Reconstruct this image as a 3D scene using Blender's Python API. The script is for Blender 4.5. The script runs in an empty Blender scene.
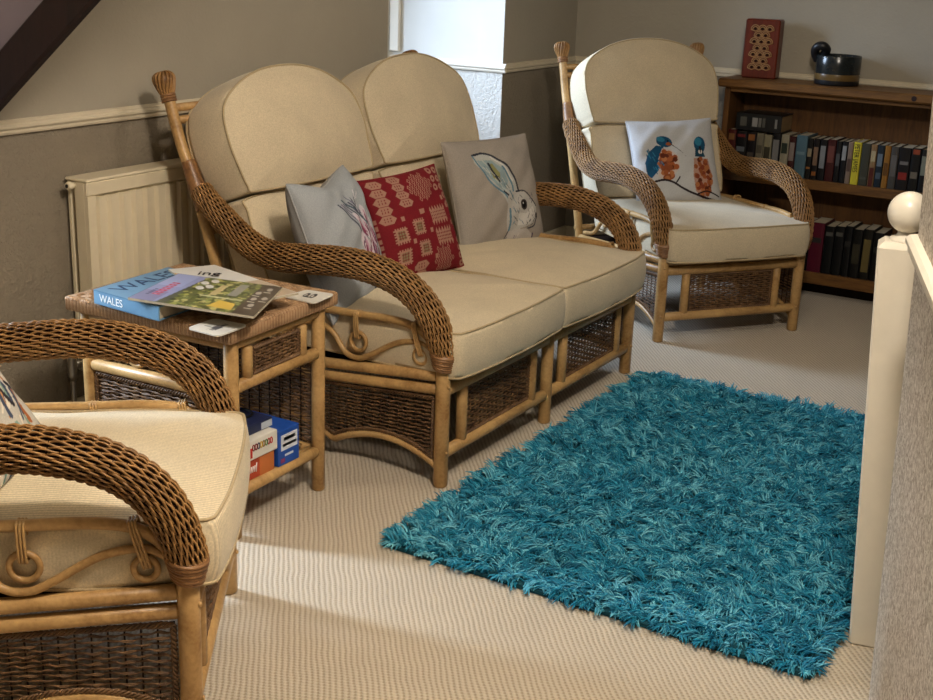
import bpy, math, random
import numpy as np
from mathutils import Vector, Matrix
random.seed(7); rng = np.random.default_rng(7)
PI = math.pi
scn = bpy.context.scene
COL = scn.collection
def srgb(h):
    if isinstance(h, str):
        h = [int(h[i:i+2], 16)/255 for i in (0, 2, 4)]
    return tuple((c/12.92 if c <= .04045 else ((c+.055)/1.055)**2.4) for c in h)

# ------------------------------------------------------------------ mesh builder
class MB:
    def __init__(s): s.v = []; s.f = []; s.m = []; s.sm = []; s.n = 0; s.c = None
    def add(s, V, Fs, mat=0, smooth=True):
        V = np.asarray(V, float).reshape(-1, 3)
        s.v.append(V)
        Fs = np.asarray(Fs, int) + s.n
        s.f.append(Fs); s.m.append(np.full(len(Fs), mat)); s.sm.append(np.full(len(Fs), smooth))
        s.n += len(V); return s
    def box(s, a, b, mat=0, bev=0.0):
        x0, y0, z0 = a; x1, y1, z1 = b
        if bev > 0:
            e = bev; V = []; idx = {}
            for X in (0, 1):
                for Yy in (0, 1):
                    for Z in (0, 1):
                        c = [(x0, x1)[X], (y0, y1)[Yy], (z0, z1)[Z]]; sg = [1-2*X, 1-2*Yy, 1-2*Z]
                        for k in range(3):
                            p = [c[i] + (0 if i == k else sg[i]*e) for i in range(3)]
                            idx[X, Yy, Z, k] = len(V); V.append(p)
            Q = []; T = []
            cen = np.array([(x0+x1)/2, (y0+y1)/2, (z0+z1)/2]); VV = np.array(V)
            def fix(f):
                P = VV[list(f)]; n = np.cross(P[1]-P[0], P[2]-P[0])
                return f if n @ (P.mean(0)-cen) > 0 else f[::-1]
            for k in range(3):
                o = [i for i in range(3) if i != k]
                for sd in (0, 1):
                    f = []
                    for (p, q) in ((0, 0), (1, 0), (1, 1), (0, 1)):
                        c = [0]*3; c[k] = sd; c[o[0]] = p; c[o[1]] = q; f.append(idx[(*c, k)])
                    Q.append(fix(tuple(f)))
                for p in (0, 1):
                    for q in (0, 1):
                        c0 = [0]*3; c1 = [0]*3; c0[k] = 0; c1[k] = 1
                        for c in (c0, c1): c[o[0]] = p; c[o[1]] = q
                        Q.append(fix((idx[(*c0, o[0])], idx[(*c1, o[0])], idx[(*c1, o[1])], idx[(*c0, o[1])])))
            for X in (0, 1):
                for Yy in (0, 1):
                    for Z in (0, 1):
                        T.append(fix((idx[X, Yy, Z, 0], idx[X, Yy, Z, 1], idx[X, Yy, Z, 2])))
            n0 = s.n
            s.add(V, Q, mat, False)
            s.add(np.zeros((0, 3)), np.array(T)-s.n+n0, mat, False)
            return s
        V = [(x0,y0,z0),(x1,y0,z0),(x1,y1,z0),(x0,y1,z0),(x0,y0,z1),(x1,y0,z1),(x1,y1,z1),(x0,y1,z1)]
        s.add(V, [(0,3,2,1),(4,5,6,7),(0,1,5,4),(1,2,6,5),(2,3,7,6),(3,0,4,7)], mat, False); return s
    def prism(s, poly, z0, z1, mat=0, frame=None, smooth=False):
        # poly ccw in 2D, extruded along third axis of frame (o, ex, ey, ez)
        poly = np.asarray(poly, float); n = len(poly)
        o, ex, ey, ez = [np.array(k, float) for k in (frame or ((0,0,0),(1,0,0),(0,1,0),(0,0,1)))]
        B = o + poly[:, :1]*ex + poly[:, 1:2]*ey
        V = np.vstack([B+ez*z0, B+ez*z1, [B.mean(0)+ez*z0], [B.mean(0)+ez*z1]])
        q = [(i, (i+1) % n, n+(i+1) % n, n+i) for i in range(n)]
        t = [((i+1) % n, i, 2*n) for i in range(n)] + [(n+i, n+(i+1) % n, 2*n+1) for i in range(n)]
        n0 = s.n; s.add(V, q, mat, smooth); s.add(np.zeros((0, 3)), np.array(t)+n0-s.n, mat, False); return s
    def tube(s, P, r, sides=10, mat=0, caps=True, closed=False):
        P = np.asarray(P, float); n = len(P); r = np.broadcast_to(np.asarray(r, float), (n,))
        if closed: T = np.roll(P, -1, 0)-np.roll(P, 1, 0)
        else: T = np.gradient(P, axis=0)
        T /= np.linalg.norm(T, axis=1)[:, None]+1e-12
        N = np.zeros_like(P); a = np.array([0, 0, 1.]) if abs(T[0][2]) < .9 else np.array([1., 0, 0])
        N[0] = np.cross(T[0], a); N[0] /= np.linalg.norm(N[0])
        for i in range(1, n):
            k = N[i-1]-T[i]*(N[i-1] @ T[i]); N[i] = k/(np.linalg.norm(k)+1e-12)
        Bn = np.cross(T, N); A = np.linspace(0, 2*PI, sides, endpoint=False)
        V = P[:, None]+r[:, None, None]*(np.cos(A)[None, :, None]*N[:, None]+np.sin(A)[None, :, None]*Bn[:, None])
        i = np.arange(n if closed else n-1)[:, None]; j = np.arange(sides)[None, :]; i2 = (i+1) % n; j2 = (j+1) % sides
        Q = np.stack([i*sides+j, i*sides+j2, i2*sides+j2, i2*sides+j], -1).reshape(-1, 4)
        V = V.reshape(-1, 3)
        if caps and not closed:
            V = np.vstack([V, P[:1], P[-1:]]); n0 = s.n; s.add(V, Q, mat)
            c = n*sides; jj = np.arange(sides); k = (jj+1) % sides
            t = np.vstack([np.stack([k, jj, np.full(sides, c)], 1), np.stack([(n-1)*sides+jj, (n-1)*sides+k, np.full(sides, c+1)], 1)])
            s.add(np.zeros((0, 3)), t+n0-s.n, mat, False)
        else: s.add(V, Q, mat)
        return s
    def pole(s, a, b, r, mat=0, sides=14):
        a = np.array(a, float); b = np.array(b, float); L = np.linalg.norm(b-a); d = (b-a)/L; e = min(r*.25, L*.1)
        return s.tube([a, a+d*1e-4, a+d*e, b-d*e, b-d*1e-4, b], [r*.78, r*.8, r, r, r*.8, r*.78], sides, mat)
    def lathe(s, prof, o=(0, 0, 0), n=32, mat=0, smooth=True):
        prof = np.asarray(prof, float); o = np.array(o, float); A = np.linspace(0, 2*PI, n, endpoint=False)
        V = np.stack([prof[:, 0, None]*np.cos(A), prof[:, 0, None]*np.sin(A), np.repeat(prof[:, 1, None], n, 1)], -1).reshape(-1, 3)+o
        i = np.arange(len(prof)-1)[:, None]; j = np.arange(n)[None]; k = (j+1) % n
        s.add(V, np.stack([i*n+j, i*n+k, (i+1)*n+k, (i+1)*n+j], -1).reshape(-1, 4), mat, smooth); return s
    def grid(s, V, mat=0, smooth=True, flip=False):
        a, b = V.shape[:2]; i = np.arange(a-1)[:, None]; j = np.arange(b-1)[None]
        Q = np.stack([i*b+j, i*b+j+1, (i+1)*b+j+1, (i+1)*b+j], -1).reshape(-1, 4)
        if flip: Q = Q[:, ::-1]
        s.add(V.reshape(-1, 3), Q, mat, smooth); return s
def build(name, mb, mats, parent=None, loc=None, rotz=None, colors=None):
    me = bpy.data.meshes.new(name)
    V = np.vstack(mb.v); fs = mb.f
    loops = np.concatenate([f.ravel() for f in fs]); tot = np.concatenate([np.full(len(f), f.shape[1]) for f in fs])
    me.vertices.add(len(V)); me.vertices.foreach_set('co', V.ravel())
    me.loops.add(len(loops)); me.loops.foreach_set('vertex_index', loops.astype(np.int32))
    me.polygons.add(len(tot)); st = np.concatenate([[0], np.cumsum(tot)[:-1]])
    me.polygons.foreach_set('loop_start', st.astype(np.int32)); me.polygons.foreach_set('loop_total', tot.astype(np.int32))
    me.polygons.foreach_set('material_index', np.concatenate(mb.m).astype(np.int32))
    me.polygons.foreach_set('use_smooth', np.concatenate(mb.sm).astype(bool))
    me.update(calc_edges=True); me.validate()
    if colors is not None:
        at = me.color_attributes.new('Col', 'FLOAT_COLOR', 'POINT')
        C = np.ones((len(V), 4)); C[:, :3] = colors; at.data.foreach_set('color', C.ravel())
    for m in (mats if isinstance(mats, (list, tuple)) else [mats]): me.materials.append(m)
    o = bpy.data.objects.new(name, me); COL.objects.link(o)
    if parent is not None: o.parent = parent
    if loc is not None: o.location = loc
    if rotz is not None: o.rotation_euler = (0, 0, rotz)
    return o
def thing(name, label, cat, loc=(0, 0, 0), rotz=0, group=None):
    o = bpy.data.objects.new(name, None); COL.objects.link(o); o.empty_display_size = .1
    o.location = loc; o.rotation_euler = (0, 0, rotz); return tag(o, label, cat, group)
def tag(o, label, cat, group=None, kind=None):
    o['label'] = label; o['category'] = cat
    if group: o['group'] = group
    if kind: o['kind'] = kind
    return o
def struct(o): o['kind'] = 'structure'; return o
def copy_thing(root, **k):
    r = root.copy(); COL.objects.link(r)
    for ch in root.children:
        c = ch.copy(); COL.objects.link(c); c.parent = r
        for g in ch.children:
            d = g.copy(); COL.objects.link(d); d.parent = c
    return r

# ------------------------------------------------------------------ materials
def nt(name, rough=.6, spec=.3):
    m = bpy.data.materials.new(name); m.use_nodes = True; N = m.node_tree.nodes; L = m.node_tree.links
    b = N['Principled BSDF']; b.inputs['Roughness'].default_value = rough
    b.inputs['Specular IOR Level'].default_value = spec
    return m, N, L, b
def noise(N, L, scale, det=3, rough=.5, vec=None, dist=0):
    n = N.new('ShaderNodeTexNoise'); n.inputs['Scale'].default_value = scale; n.inputs['Detail'].default_value = det
    n.inputs['Roughness'].default_value = rough; n.inputs['Distortion'].default_value = dist
    if vec is not None: L.new(vec, n.inputs['Vector'])
    return n
def coords(N, L, kind='Object', scale=(1, 1, 1), rot=(0, 0, 0)):
    t = N.new('ShaderNodeTexCoord'); mp = N.new('ShaderNodeMapping')
    mp.inputs['Scale'].default_value = scale; mp.inputs['Rotation'].default_value = rot
    L.new(t.outputs[kind], mp.inputs['Vector']); return mp.outputs['Vector']
def ramp(N, L, fac, stops):
    r = N.new('ShaderNodeValToRGB'); e = r.color_ramp.elements
    while len(e) < len(stops): e.new(.5)
    for k, (p, c) in zip(e, stops): k.position = p; k.color = (*c, 1)
    L.new(fac, r.inputs['Fac']); return r.outputs['Color']
def bump(N, L, b, h, strength=.3, dist=.002, prev=None):
    n = N.new('ShaderNodeBump'); n.inputs['Strength'].default_value = strength; n.inputs['Distance'].default_value = dist
    L.new(h, n.inputs['Height'])
    if prev: L.new(prev.outputs['Normal'], n.inputs['Normal'])
    L.new(n.outputs['Normal'], b.inputs['Normal']); return n
def plain(name, c, rough=.6, spec=.3, var=.12, scale=20, bmp=0, bs=80, metal=0):
    m, N, L, b = nt(name, rough, spec); c = srgb(c) if isinstance(c, str) else c
    v = coords(N, L); n = noise(N, L, scale, 4, .6, v)
    L.new(ramp(N, L, n.outputs['Fac'], [(.3, tuple(k*(1-var) for k in c)), (.7, tuple(min(1, k*(1+var)) for k in c))]), b.inputs['Base Color'])
    b.inputs['Metallic'].default_value = metal
    if bmp:
        n2 = noise(N, L, bs, 3, .6, v); bump(N, L, b, n2.outputs['Fac'], bmp)
    return m
def cane_mat(name, c0, c1, rough=.38, scale=6):
    m, N, L, b = nt(name, rough, .45); v = coords(N, L)
    n = noise(N, L, scale, 5, .65, v, .6); n2 = noise(N, L, 120, 2, .5, v)
    mx = N.new('ShaderNodeMath'); mx.operation = 'MULTIPLY_ADD'; mx.inputs[1].default_value = .3
    L.new(n2.outputs['Fac'], mx.inputs[0]); L.new(n.outputs['Fac'], mx.inputs[2])
    L.new(ramp(N, L, mx.outputs[0], [(.45, srgb(c0)), (.62, tuple((a+b2)/2 for a, b2 in zip(srgb(c0), srgb(c1)))), (.85, srgb(c1))]), b.inputs['Base Color'])
    bump(N, L, b, n2.outputs['Fac'], .12, .001); return m
M = {}
M['cane'] = cane_mat('honey_rattan_pole', '8C673A', 'C8A36C')
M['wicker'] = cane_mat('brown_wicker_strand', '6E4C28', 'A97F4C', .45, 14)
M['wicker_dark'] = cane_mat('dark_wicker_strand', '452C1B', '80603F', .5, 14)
M['core'] = plain('wicker_shadow_core', '22140B', .8, .1)
M['bind'] = cane_mat('dark_cane_binding', '67452A', '9C7248', .4, 20)
def fabric(name, c, rib=0, rough=.92):
    m, N, L, b = nt(name, rough, .12); v = coords(N, L); c = srgb(c)
    n = noise(N, L, 7, 4, .6, v)
    col = ramp(N, L, n.outputs['Fac'], [(.3, tuple(k*.93 for k in c)), (.7, tuple(k*1.05 for k in c))])
    n2 = noise(N, L, 260, 2, .7, v)
    mx = N.new('ShaderNodeMix'); mx.data_type = 'RGBA'; mx.blend_type = 'MULTIPLY'; mx.inputs['Factor'].default_value = .5
    L.new(col, mx.inputs['A']); L.new(ramp(N, L, n2.outputs['Fac'], [(.35, (.68,)*3), (.65, (1.1,)*3)]), mx.inputs['B'])
    if rib:
        w = N.new('ShaderNodeTexWave'); w.wave_type = 'BANDS'; w.bands_direction = 'X'; w.inputs['Scale'].default_value = rib
        w.inputs['Distortion'].default_value = .5; w.inputs['Detail'].default_value = 1; L.new(v, w.inputs['Vector'])
        w2 = N.new('ShaderNodeTexWave'); w2.wave_type = 'BANDS'; w2.bands_direction = 'Y'; w2.inputs['Scale'].default_value = rib*1.1
        w2.inputs['Distortion'].default_value = 1; L.new(v, w2.inputs['Vector'])
        a = N.new('ShaderNodeMath'); a.operation = 'MULTIPLY_ADD'; a.inputs[1].default_value = .15
        L.new(w2.outputs['Fac'], a.inputs[0]); L.new(w.outputs['Fac'], a.inputs[2])
        mx2 = N.new('ShaderNodeMix'); mx2.data_type = 'RGBA'; mx2.blend_type = 'MULTIPLY'; mx2.inputs['Factor'].default_value = .75
        L.new(mx.outputs['Result'], mx2.inputs['A']); L.new(ramp(N, L, a.outputs[0], [(.1, (.72,)*3), (.9, (1.08,)*3)]), mx2.inputs['B'])
        L.new(mx2.outputs['Result'], b.inputs['Base Color']); p = bump(N, L, b, a.outputs[0], .5, .0012); bump(N, L, b, n2.outputs['Fac'], .3, .001, p)
    else:
        L.new(mx.outputs['Result'], b.inputs['Base Color']); bump(N, L, b, n2.outputs['Fac'], .4, .001)
    b.inputs['Sheen Weight'].default_value = .15
    return m
M['cream'] = fabric('cream_woven_upholstery', 'D2C3A6')
M['cream_rib'] = fabric('cream_ribbed_upholstery', 'DCCDAE', 42)
M['piping'] = fabric('cream_piping', 'B8A582')
def printed(name, rough=.85, spec=.15, fab=True):
    m, N, L, b = nt(name, rough, spec); a = N.new('ShaderNodeVertexColor'); a.layer_name = 'Col'
    if fab:
        v = coords(N, L); n2 = noise(N, L, 300, 2, .7, v)
        mx = N.new('ShaderNodeMix'); mx.data_type = 'RGBA'; mx.blend_type = 'MULTIPLY'; mx.inputs['Factor'].default_value = .45
        L.new(a.outputs['Color'], mx.inputs['A']); L.new(ramp(N, L, n2.outputs['Fac'], [(.35, (.72,)*3), (.65, (1.1,)*3)]), mx.inputs['B'])
        L.new(mx.outputs['Result'], b.inputs['Base Color']); bump(N, L, b, n2.outputs['Fac'], .35, .001)
    else: L.new(a.outputs['Color'], b.inputs['Base Color'])
    return m
M['print_fabric'] = printed('printed_cotton'); M['print_paper'] = printed('printed_paper', .28, .5, False)
M['paper'] = plain('page_edges', 'B8AE98', .8)
M['white_gloss'] = plain('cream_white_gloss_paint', 'E4DCCB', .32, .5, .03)
M['rail_paint'] = plain('cream_eggshell_rail_paint', 'CFC4AC', .45, .4, .04)
M['radiator'] = plain('ivory_radiator_enamel', 'DCD0B4', .38, .45, .03)
M['steel'] = plain('dull_steel', 'B0ACA4', .35, .5, .05, metal=.9)
M['black_plastic'] = plain('black_plastic', '15151A', .5)
def wood(name, c0, c1, sc=(1, 9, 9), rough=.5):
    m, N, L, b = nt(name, rough, .35); v = coords(N, L, 'Object', sc)
    n = noise(N, L, 3.5, 6, .65, v, 1.2); n2 = noise(N, L, 22, 3, .6, v)
    a = N.new('ShaderNodeMath'); a.operation = 'MULTIPLY_ADD'; a.inputs[1].default_value = .35; L.new(n2.outputs['Fac'], a.inputs[0]); L.new(n.outputs['Fac'], a.inputs[2])
    L.new(ramp(N, L, a.outputs[0], [(.45, srgb(c0)), (.85, srgb(c1))]), b.inputs['Base Color']); bump(N, L, b, a.outputs[0], .15, .001); return m
M['pine'] = wood('stained_pine', '4E3318', '7A5429'); M['pine_v'] = wood('stained_pine_upright', '462D16', '6A4724', (9, 9, 1))
M['beam'] = wood('black_brown_beam', '1A0F0D', '2A1713', (6, 6, 1), .75)
def wallmat(name, c, bs, bst, bd, var=.05):
    m, N, L, b = nt(name, .85, .2); v = coords(N, L); c = srgb(c)
    n = noise(N, L, 2.2, 3, .6, v)
    L.new(ramp(N, L, n.outputs['Fac'], [(.3, tuple(k*(1-var) for k in c)), (.7, tuple(k*(1+var) for k in c))]), b.inputs['Base Color'])
    n2 = noise(N, L, bs, 4, .6, v, .8); bump(N, L, b, n2.outputs['Fac'], bst, bd); return m
M['wall_up'] = wallmat('painted_plaster_greige', 'A29B8C', 45, .5, .004)
M['wall_low'] = wallmat('embossed_wallpaper_taupe', '8A8070', 75, 1.0, .008)
M['wall_recess'] = wallmat('embossed_wallpaper_lit', 'C9C6BE', 60, .9, .008)  # paler copy of the lower wallpaper, window daylight put into its colour
M['wall_recess_up'] = wallmat('recess_plaster_lit', 'D6D4CC', 30, .3, .003)  # upper plaster likewise paled, daylight painted into the tone
M['wall_speck'] = None
def speck():
    m, N, L, b = nt('speckled_anaglypta', .85, .2); v = coords(N, L)
    vo = noise(N, L, 95, 3, .7, v, 1.0); n = noise(N, L, 60, 3, .6, v, 1)
    L.new(ramp(N, L, vo.outputs['Fac'], [(.40, srgb('A89A8A')), (.5, srgb('CEC3B4')), (.60, srgb('E6DED2'))]), b.inputs['Base Color'])
    p = bump(N, L, b, vo.outputs['Fac'], .6, .003); bump(N, L, b, n.outputs['Fac'], .4, .004, p); return m
M['wall_speck'] = speck()
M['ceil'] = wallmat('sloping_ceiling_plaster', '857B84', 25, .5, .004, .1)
def carpet():
    m, N, L, b = nt('ribbed_loop_carpet', .95, .1)
    a = math.radians(128.5)     # rib direction
    v = coords(N, L, 'Object', (1, 1, 1), (0, 0, -(a-PI/2)))
    sx = N.new('ShaderNodeSeparateXYZ')
    nz = noise(N, L, 9, 2, .5, v); 
    L.new(v, sx.inputs[0])
    def mth(op, x, y=None, val=None):
        k = N.new('ShaderNodeMath'); k.operation = op; L.new(x, k.inputs[0])
        if y is not None: L.new(y, k.inputs[1])
        if val is not None: k.inputs[1].default_value = val
        return k.outputs[0]
    wob = mth('MULTIPLY', nz.outputs['Fac'], val=.012)
    xs = mth('MULTIPLY', mth('ADD', sx.outputs[0], wob), val=2*PI/.0122)
    rib = mth('MULTIPLY_ADD', mth('SINE', xs), val=.5)
    # loops along each rib, staggered
    ys = mth('MULTIPLY', sx.outputs[1], val=2*PI/.0105)
    ph = mth('MULTIPLY', mth('FLOOR', mth('MULTIPLY', xs, val=1/(2*PI))), val=2.4)
    lp = mth('SINE', mth('ADD', ys, ph))
    h = mth('ADD', mth('MULTIPLY', rib, val=.7), mth('MULTIPLY', lp, val=.2))
    n2 = noise(N, L, 220, 3, .7, v); h2 = mth('ADD', h, mth('MULTIPLY', n2.outputs['Fac'], val=.9))
    n3 = noise(N, L, 1.3, 3, .6, v)
    c1 = ramp(N, L, h2, [(-.0, srgb('8A7B68')), (.45, srgb('AEA08B')), (.95, srgb('CBBFAC'))])
    mx = N.new('ShaderNodeMix'); mx.data_type = 'RGBA'; mx.blend_type = 'MULTIPLY'; mx.inputs['Factor'].default_value = 1
    L.new(c1, mx.inputs['A']); L.new(ramp(N, L, n3.outputs['Fac'], [(.3, (.93,)*3), (.7, (1.05,)*3)]), mx.inputs['B'])
    L.new(mx.outputs['Result'], b.inputs['Base Color']); bump(N, L, b, h2, .6, .004); b.inputs['Sheen Weight'].default_value = .2
    return m
M['carpet'] = carpet()
def shag():
    m, N, L, b = nt('teal_shag_yarn', .55, .3); a = N.new('ShaderNodeVertexColor'); a.layer_name = 'Col'
    L.new(a.outputs['Color'], b.inputs['Base Color']); b.inputs['Sheen Weight'].default_value = .35; b.inputs['Sheen Tint'].default_value = (*srgb('5FD0E0'), 1)
    return m
M['shag'] = shag(); M['rug_back'] = plain('rug_backing', '0E4452', .9)
def glass():
    m = bpy.data.materials.new('window_glass'); m.use_nodes = True; N = m.node_tree.nodes; L = m.node_tree.links; N.remove(N['Principled BSDF'])
    t = N.new('ShaderNodeBsdfTransparent'); g = N.new('ShaderNodeBsdfGlossy'); g.inputs['Roughness'].default_value = .02
    mx = N.new('ShaderNodeMixShader'); mx.inputs[0].default_value = .06; L.new(t.outputs[0], mx.inputs[1]); L.new(g.outputs[0], mx.inputs[2]); L.new(mx.outputs[0], N['Material Output'].inputs[0]); return m
M['glass'] = glass()

# ------------------------------------------------------------------ camera  (room axes: X across from the left wall, Y along it)
cam = bpy.data.cameras.new('camera'); co = bpy.data.objects.new('camera', cam); COL.objects.link(co)
cam.sensor_fit = 'HORIZONTAL'; cam.sensor_width = 36; cam.lens = 1270/933*36; cam.clip_start = .05
p, a, r = math.radians(17.5), math.radians(30.5), math.radians(2.05)
fw = Vector((-math.sin(a)*math.cos(p), math.cos(a)*math.cos(p), -math.sin(p))); rt = Vector((math.cos(a), math.sin(a), 0)); up = rt.cross(fw)
rt2 = rt*math.cos(r)+up*math.sin(r); up2 = -rt*math.sin(r)+up*math.cos(r)
mt = Matrix((rt2, up2, -fw)).transposed().to_4x4(); mt.translation = (0, 0, 1.45); co.matrix_world = mt
scn.camera = co

# ------------------------------------------------------------------ room shell
XL, YB = -2.86, 5.81
RW0, RW1, REC = 4.17, 5.09, -3.47      # recess from, to, depth
ZR0, ZR1 = .925, .962
H = 2.25
def plane_pts(a, b, c, d, mb, mat=0): mb.add([a, b, c, d], [(0, 1, 2, 3)], mat, False)
fl = MB(); fl.box((-3.6, -2.2, -.05), (3.2, 6.0, 0)); struct(build('floor', fl, M['carpet']))
def wall(name, boxes_low, boxes_up, ml, mu):
    mb = MB()
    for b in boxes_low: mb.box(*b, 0)
    for b in boxes_up: mb.box(*b, 1)
    return struct(build(name, mb, [ml, mu]))
zs = .944
W2a, W2b, W2z = 1.66, 2.04, .50
def segs(y0, y1): return ((XL-.12, y0, 0), (XL, y1, zs)), ((XL-.12, y0, zs), (XL, y1, H))
lo, upb = [], []
for y0, y1 in ((-2.2, W2a), (W2b, RW0), (RW1, YB+.12)):
    l, u = segs(y0, y1); lo.append(l); upb.append(u)
lo.append(((XL-.12, W2a, 0), (XL, W2b, W2z))); upb.append(((XL-.12, W2a, 1.3), (XL, W2b, H)))
upb.append(((XL-.12, RW0, 2.0), (XL, RW1, H)))
wall('wall_left', lo, upb, M['wall_low'], M['wall_up'])
# recess: two cheeks, window-side wall, recess ceiling
mb = MB()
for (y0, y1) in ((RW0-.12, RW0), (RW1, RW1+.12)):
    mb.box((REC-.12, y0, 0), (XL-.1201, y1, zs), 0); mb.box((REC-.12, y0, zs), (XL-.1201, y1, 2.0), 1)
    fc = RW0 if y0 < RW0 else RW1
    s_ = .004 if y0 < RW0 else -.004
    mb.box((XL-.121, min(fc, fc+s_), 0), (XL-.0005, max(fc, fc+s_), zs), 0); mb.box((XL-.121, min(fc, fc+s_), zs), (XL-.0005, max(fc, fc+s_), 2.0), 1)
WZ0, WZ1 = .86, 1.95
mb.box((REC-.12, RW0, 0), (REC, RW1, WZ0), 0); mb.box((REC-.12, RW0, WZ1), (REC, RW1, 2.0), 1)
mb.box((REC-.12, RW0-.12, 2.0), (XL-.1201, RW1+.12, 2.1), 1)
struct(build('wall_recess', mb, [M['wall_recess'], M['wall_recess_up']]))
# window 1 in the recess
def window(name, x, y0, y1, z0, z1, bars):
    fr = MB(); t = .05
    for (a_, b_) in (((x, y0, z0), (x+.06, y0+t, z1)), ((x, y1-t, z0), (x+.06, y1, z1)), ((x, y0+t, z0), (x+.06, y1-t, z0+t)), ((x, y0+t, z1-t), (x+.06, y1-t, z1))): fr.box(a_, b_, 0, .006)
    for k in range(bars):
        yy = y0+(y1-y0)*(k+1)/(bars+1); fr.box((x+.015, yy-.015, z0+t), (x+.05, yy+.015, z1-t), 0, .004)
    w = struct(build(name, fr, M['white_gloss']))
    g = MB(); g.box((x+.025, y0+t, z0+t), (x+.029, y1-t, z1-t)); build('pane', g, M['glass'], w); return w
window('window_1', REC-.08, RW0, RW1, WZ0, WZ1, 1)
sl = MB(); sl.box((REC-.02, RW0+.002, WZ0-.03), (REC+.05, RW1-.002, WZ0), 0, .005); struct(build('trim_5', sl, M['white_gloss']))
window('window_2', XL-.10, W2a, W2b, W2z-.02, 1.3, 0)
# inner architrave strip on the far cheek of the recess
ar = MB(); ar.box((REC, RW1-.02, ZR1+.02), (REC+.055, RW1-.0005, 1.98), 0, .005); struct(build('trim_6', ar, M['white_gloss']))
wall('wall_back', [((XL-.12, YB, 0), (3.2, YB+.12, zs))], [((XL-.12, YB, zs), (3.2, YB+.12, H+1.2))], M['wall_low'], M['wall_up'])
wall('wall_right', [((3.0, -2.2, 0), (3.12, YB, zs))], [((3.0, -2.2, zs), (3.12, YB, H+1.2))], M['wall_low'], M['wall_up'])
wall('wall_front', [((XL-.12, -2.32, 0), (3.12, -2.2, zs))], [((XL-.12, -2.32, zs), (3.12, -2.2, H+1.2))], M['wall_low'], M['wall_up'])
# ceiling: rises from the left wall plate as a slope then flat
cl = MB()
cl.add([(XL-.12, -2.2, H), (-1.9, -2.2, 2.75), (-1.9, YB+.1, 2.75), (XL-.12, YB+.1, H)], [(0, 3, 2, 1)], 0, False)
cl.add([(-1.9, -2.2, 2.75), (3.1, -2.2, 2.75), (3.1, YB+.1, 2.75), (-1.9, YB+.1, 2.75)], [(0, 3, 2, 1)], 0, False)
struct(build('ceiling', cl, M['wall_up']))
# dado rail moulding
prof = [(0, .0), (.010, .0), (.013, .006), (.013, .012), (.019, .018), (.019, .024), (.012, .029), (.012, .033), (.007, .038), (0, .040)]
def rail(name, A, B, nrm, z0=ZR0, m='rail_paint'):
    A = np.array(A, float); B = np.array(B, float); d = (B-A)/np.linalg.norm(B-A); L_ = np.linalg.norm(B-A)
    mb = MB(); pr = prof
    n = np.array(nrm, float); z = np.array([0, 0, 1.])
    poly = pr if np.dot(np.cross(n, z), d) > 0 else pr[::-1]
    mb.prism(poly, 0, L_, 0, ((A[0], A[1], z0), n, z, d)); return struct(build(name, mb, M[m]))
rail('trim_1', (XL, W2b, 0), (XL, RW0, 0), (1, 0, 0)); rail('trim_2', (XL, RW1, 0), (XL, YB, 0), (1, 0, 0))
rail('trim_3', (REC, RW1, 0), (XL+.018, RW1, 0), (0, -1, 0), m='white_gloss'); rail('trim_4', (XL, YB, 0), (3.0, YB, 0), (0, -1, 0))
for nm, A_, B_ in (('baseboard_left', (XL, W2b-3.5), (XL+.015, RW0)), ('baseboard_corner', (XL, RW1), (XL+.015, YB)), ('baseboard_back', (XL+.015, YB-.015), (3.0, YB))):
    b_ = MB(); b_.box((*A_, 0), (*B_, .11), 0, .004); struct(build(nm, b_, M['rail_paint']))
# rafter and the low sloping ceiling patch beyond it
def raf():
    y = 2.1; d = np.array([.337, 0, .26]); d /= np.linalg.norm(d); n = np.array([-d[2], 0, d[0]])
    o = np.array([-2.580, y, 1.052])-d*.34
    mb = MB(); L_ = 2.0; w = .097
    mb.box((0, 0, 0), (L_, .03, w), 0, .006)
    V = mb.v[0]; mb.v[0] = o+V[:, :1]*d+V[:, 1:2]*np.array([0, 1, 0])+V[:, 2:3]*n
    struct(build('trim_7', mb, M['beam']))
    A_ = o+n*(w-.004); B_ = o+n*(w-.004)+d*L_
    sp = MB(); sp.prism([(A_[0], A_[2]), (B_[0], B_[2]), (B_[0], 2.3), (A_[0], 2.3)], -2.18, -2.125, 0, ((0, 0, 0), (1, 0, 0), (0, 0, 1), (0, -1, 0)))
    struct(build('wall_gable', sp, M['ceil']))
raf()
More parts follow.
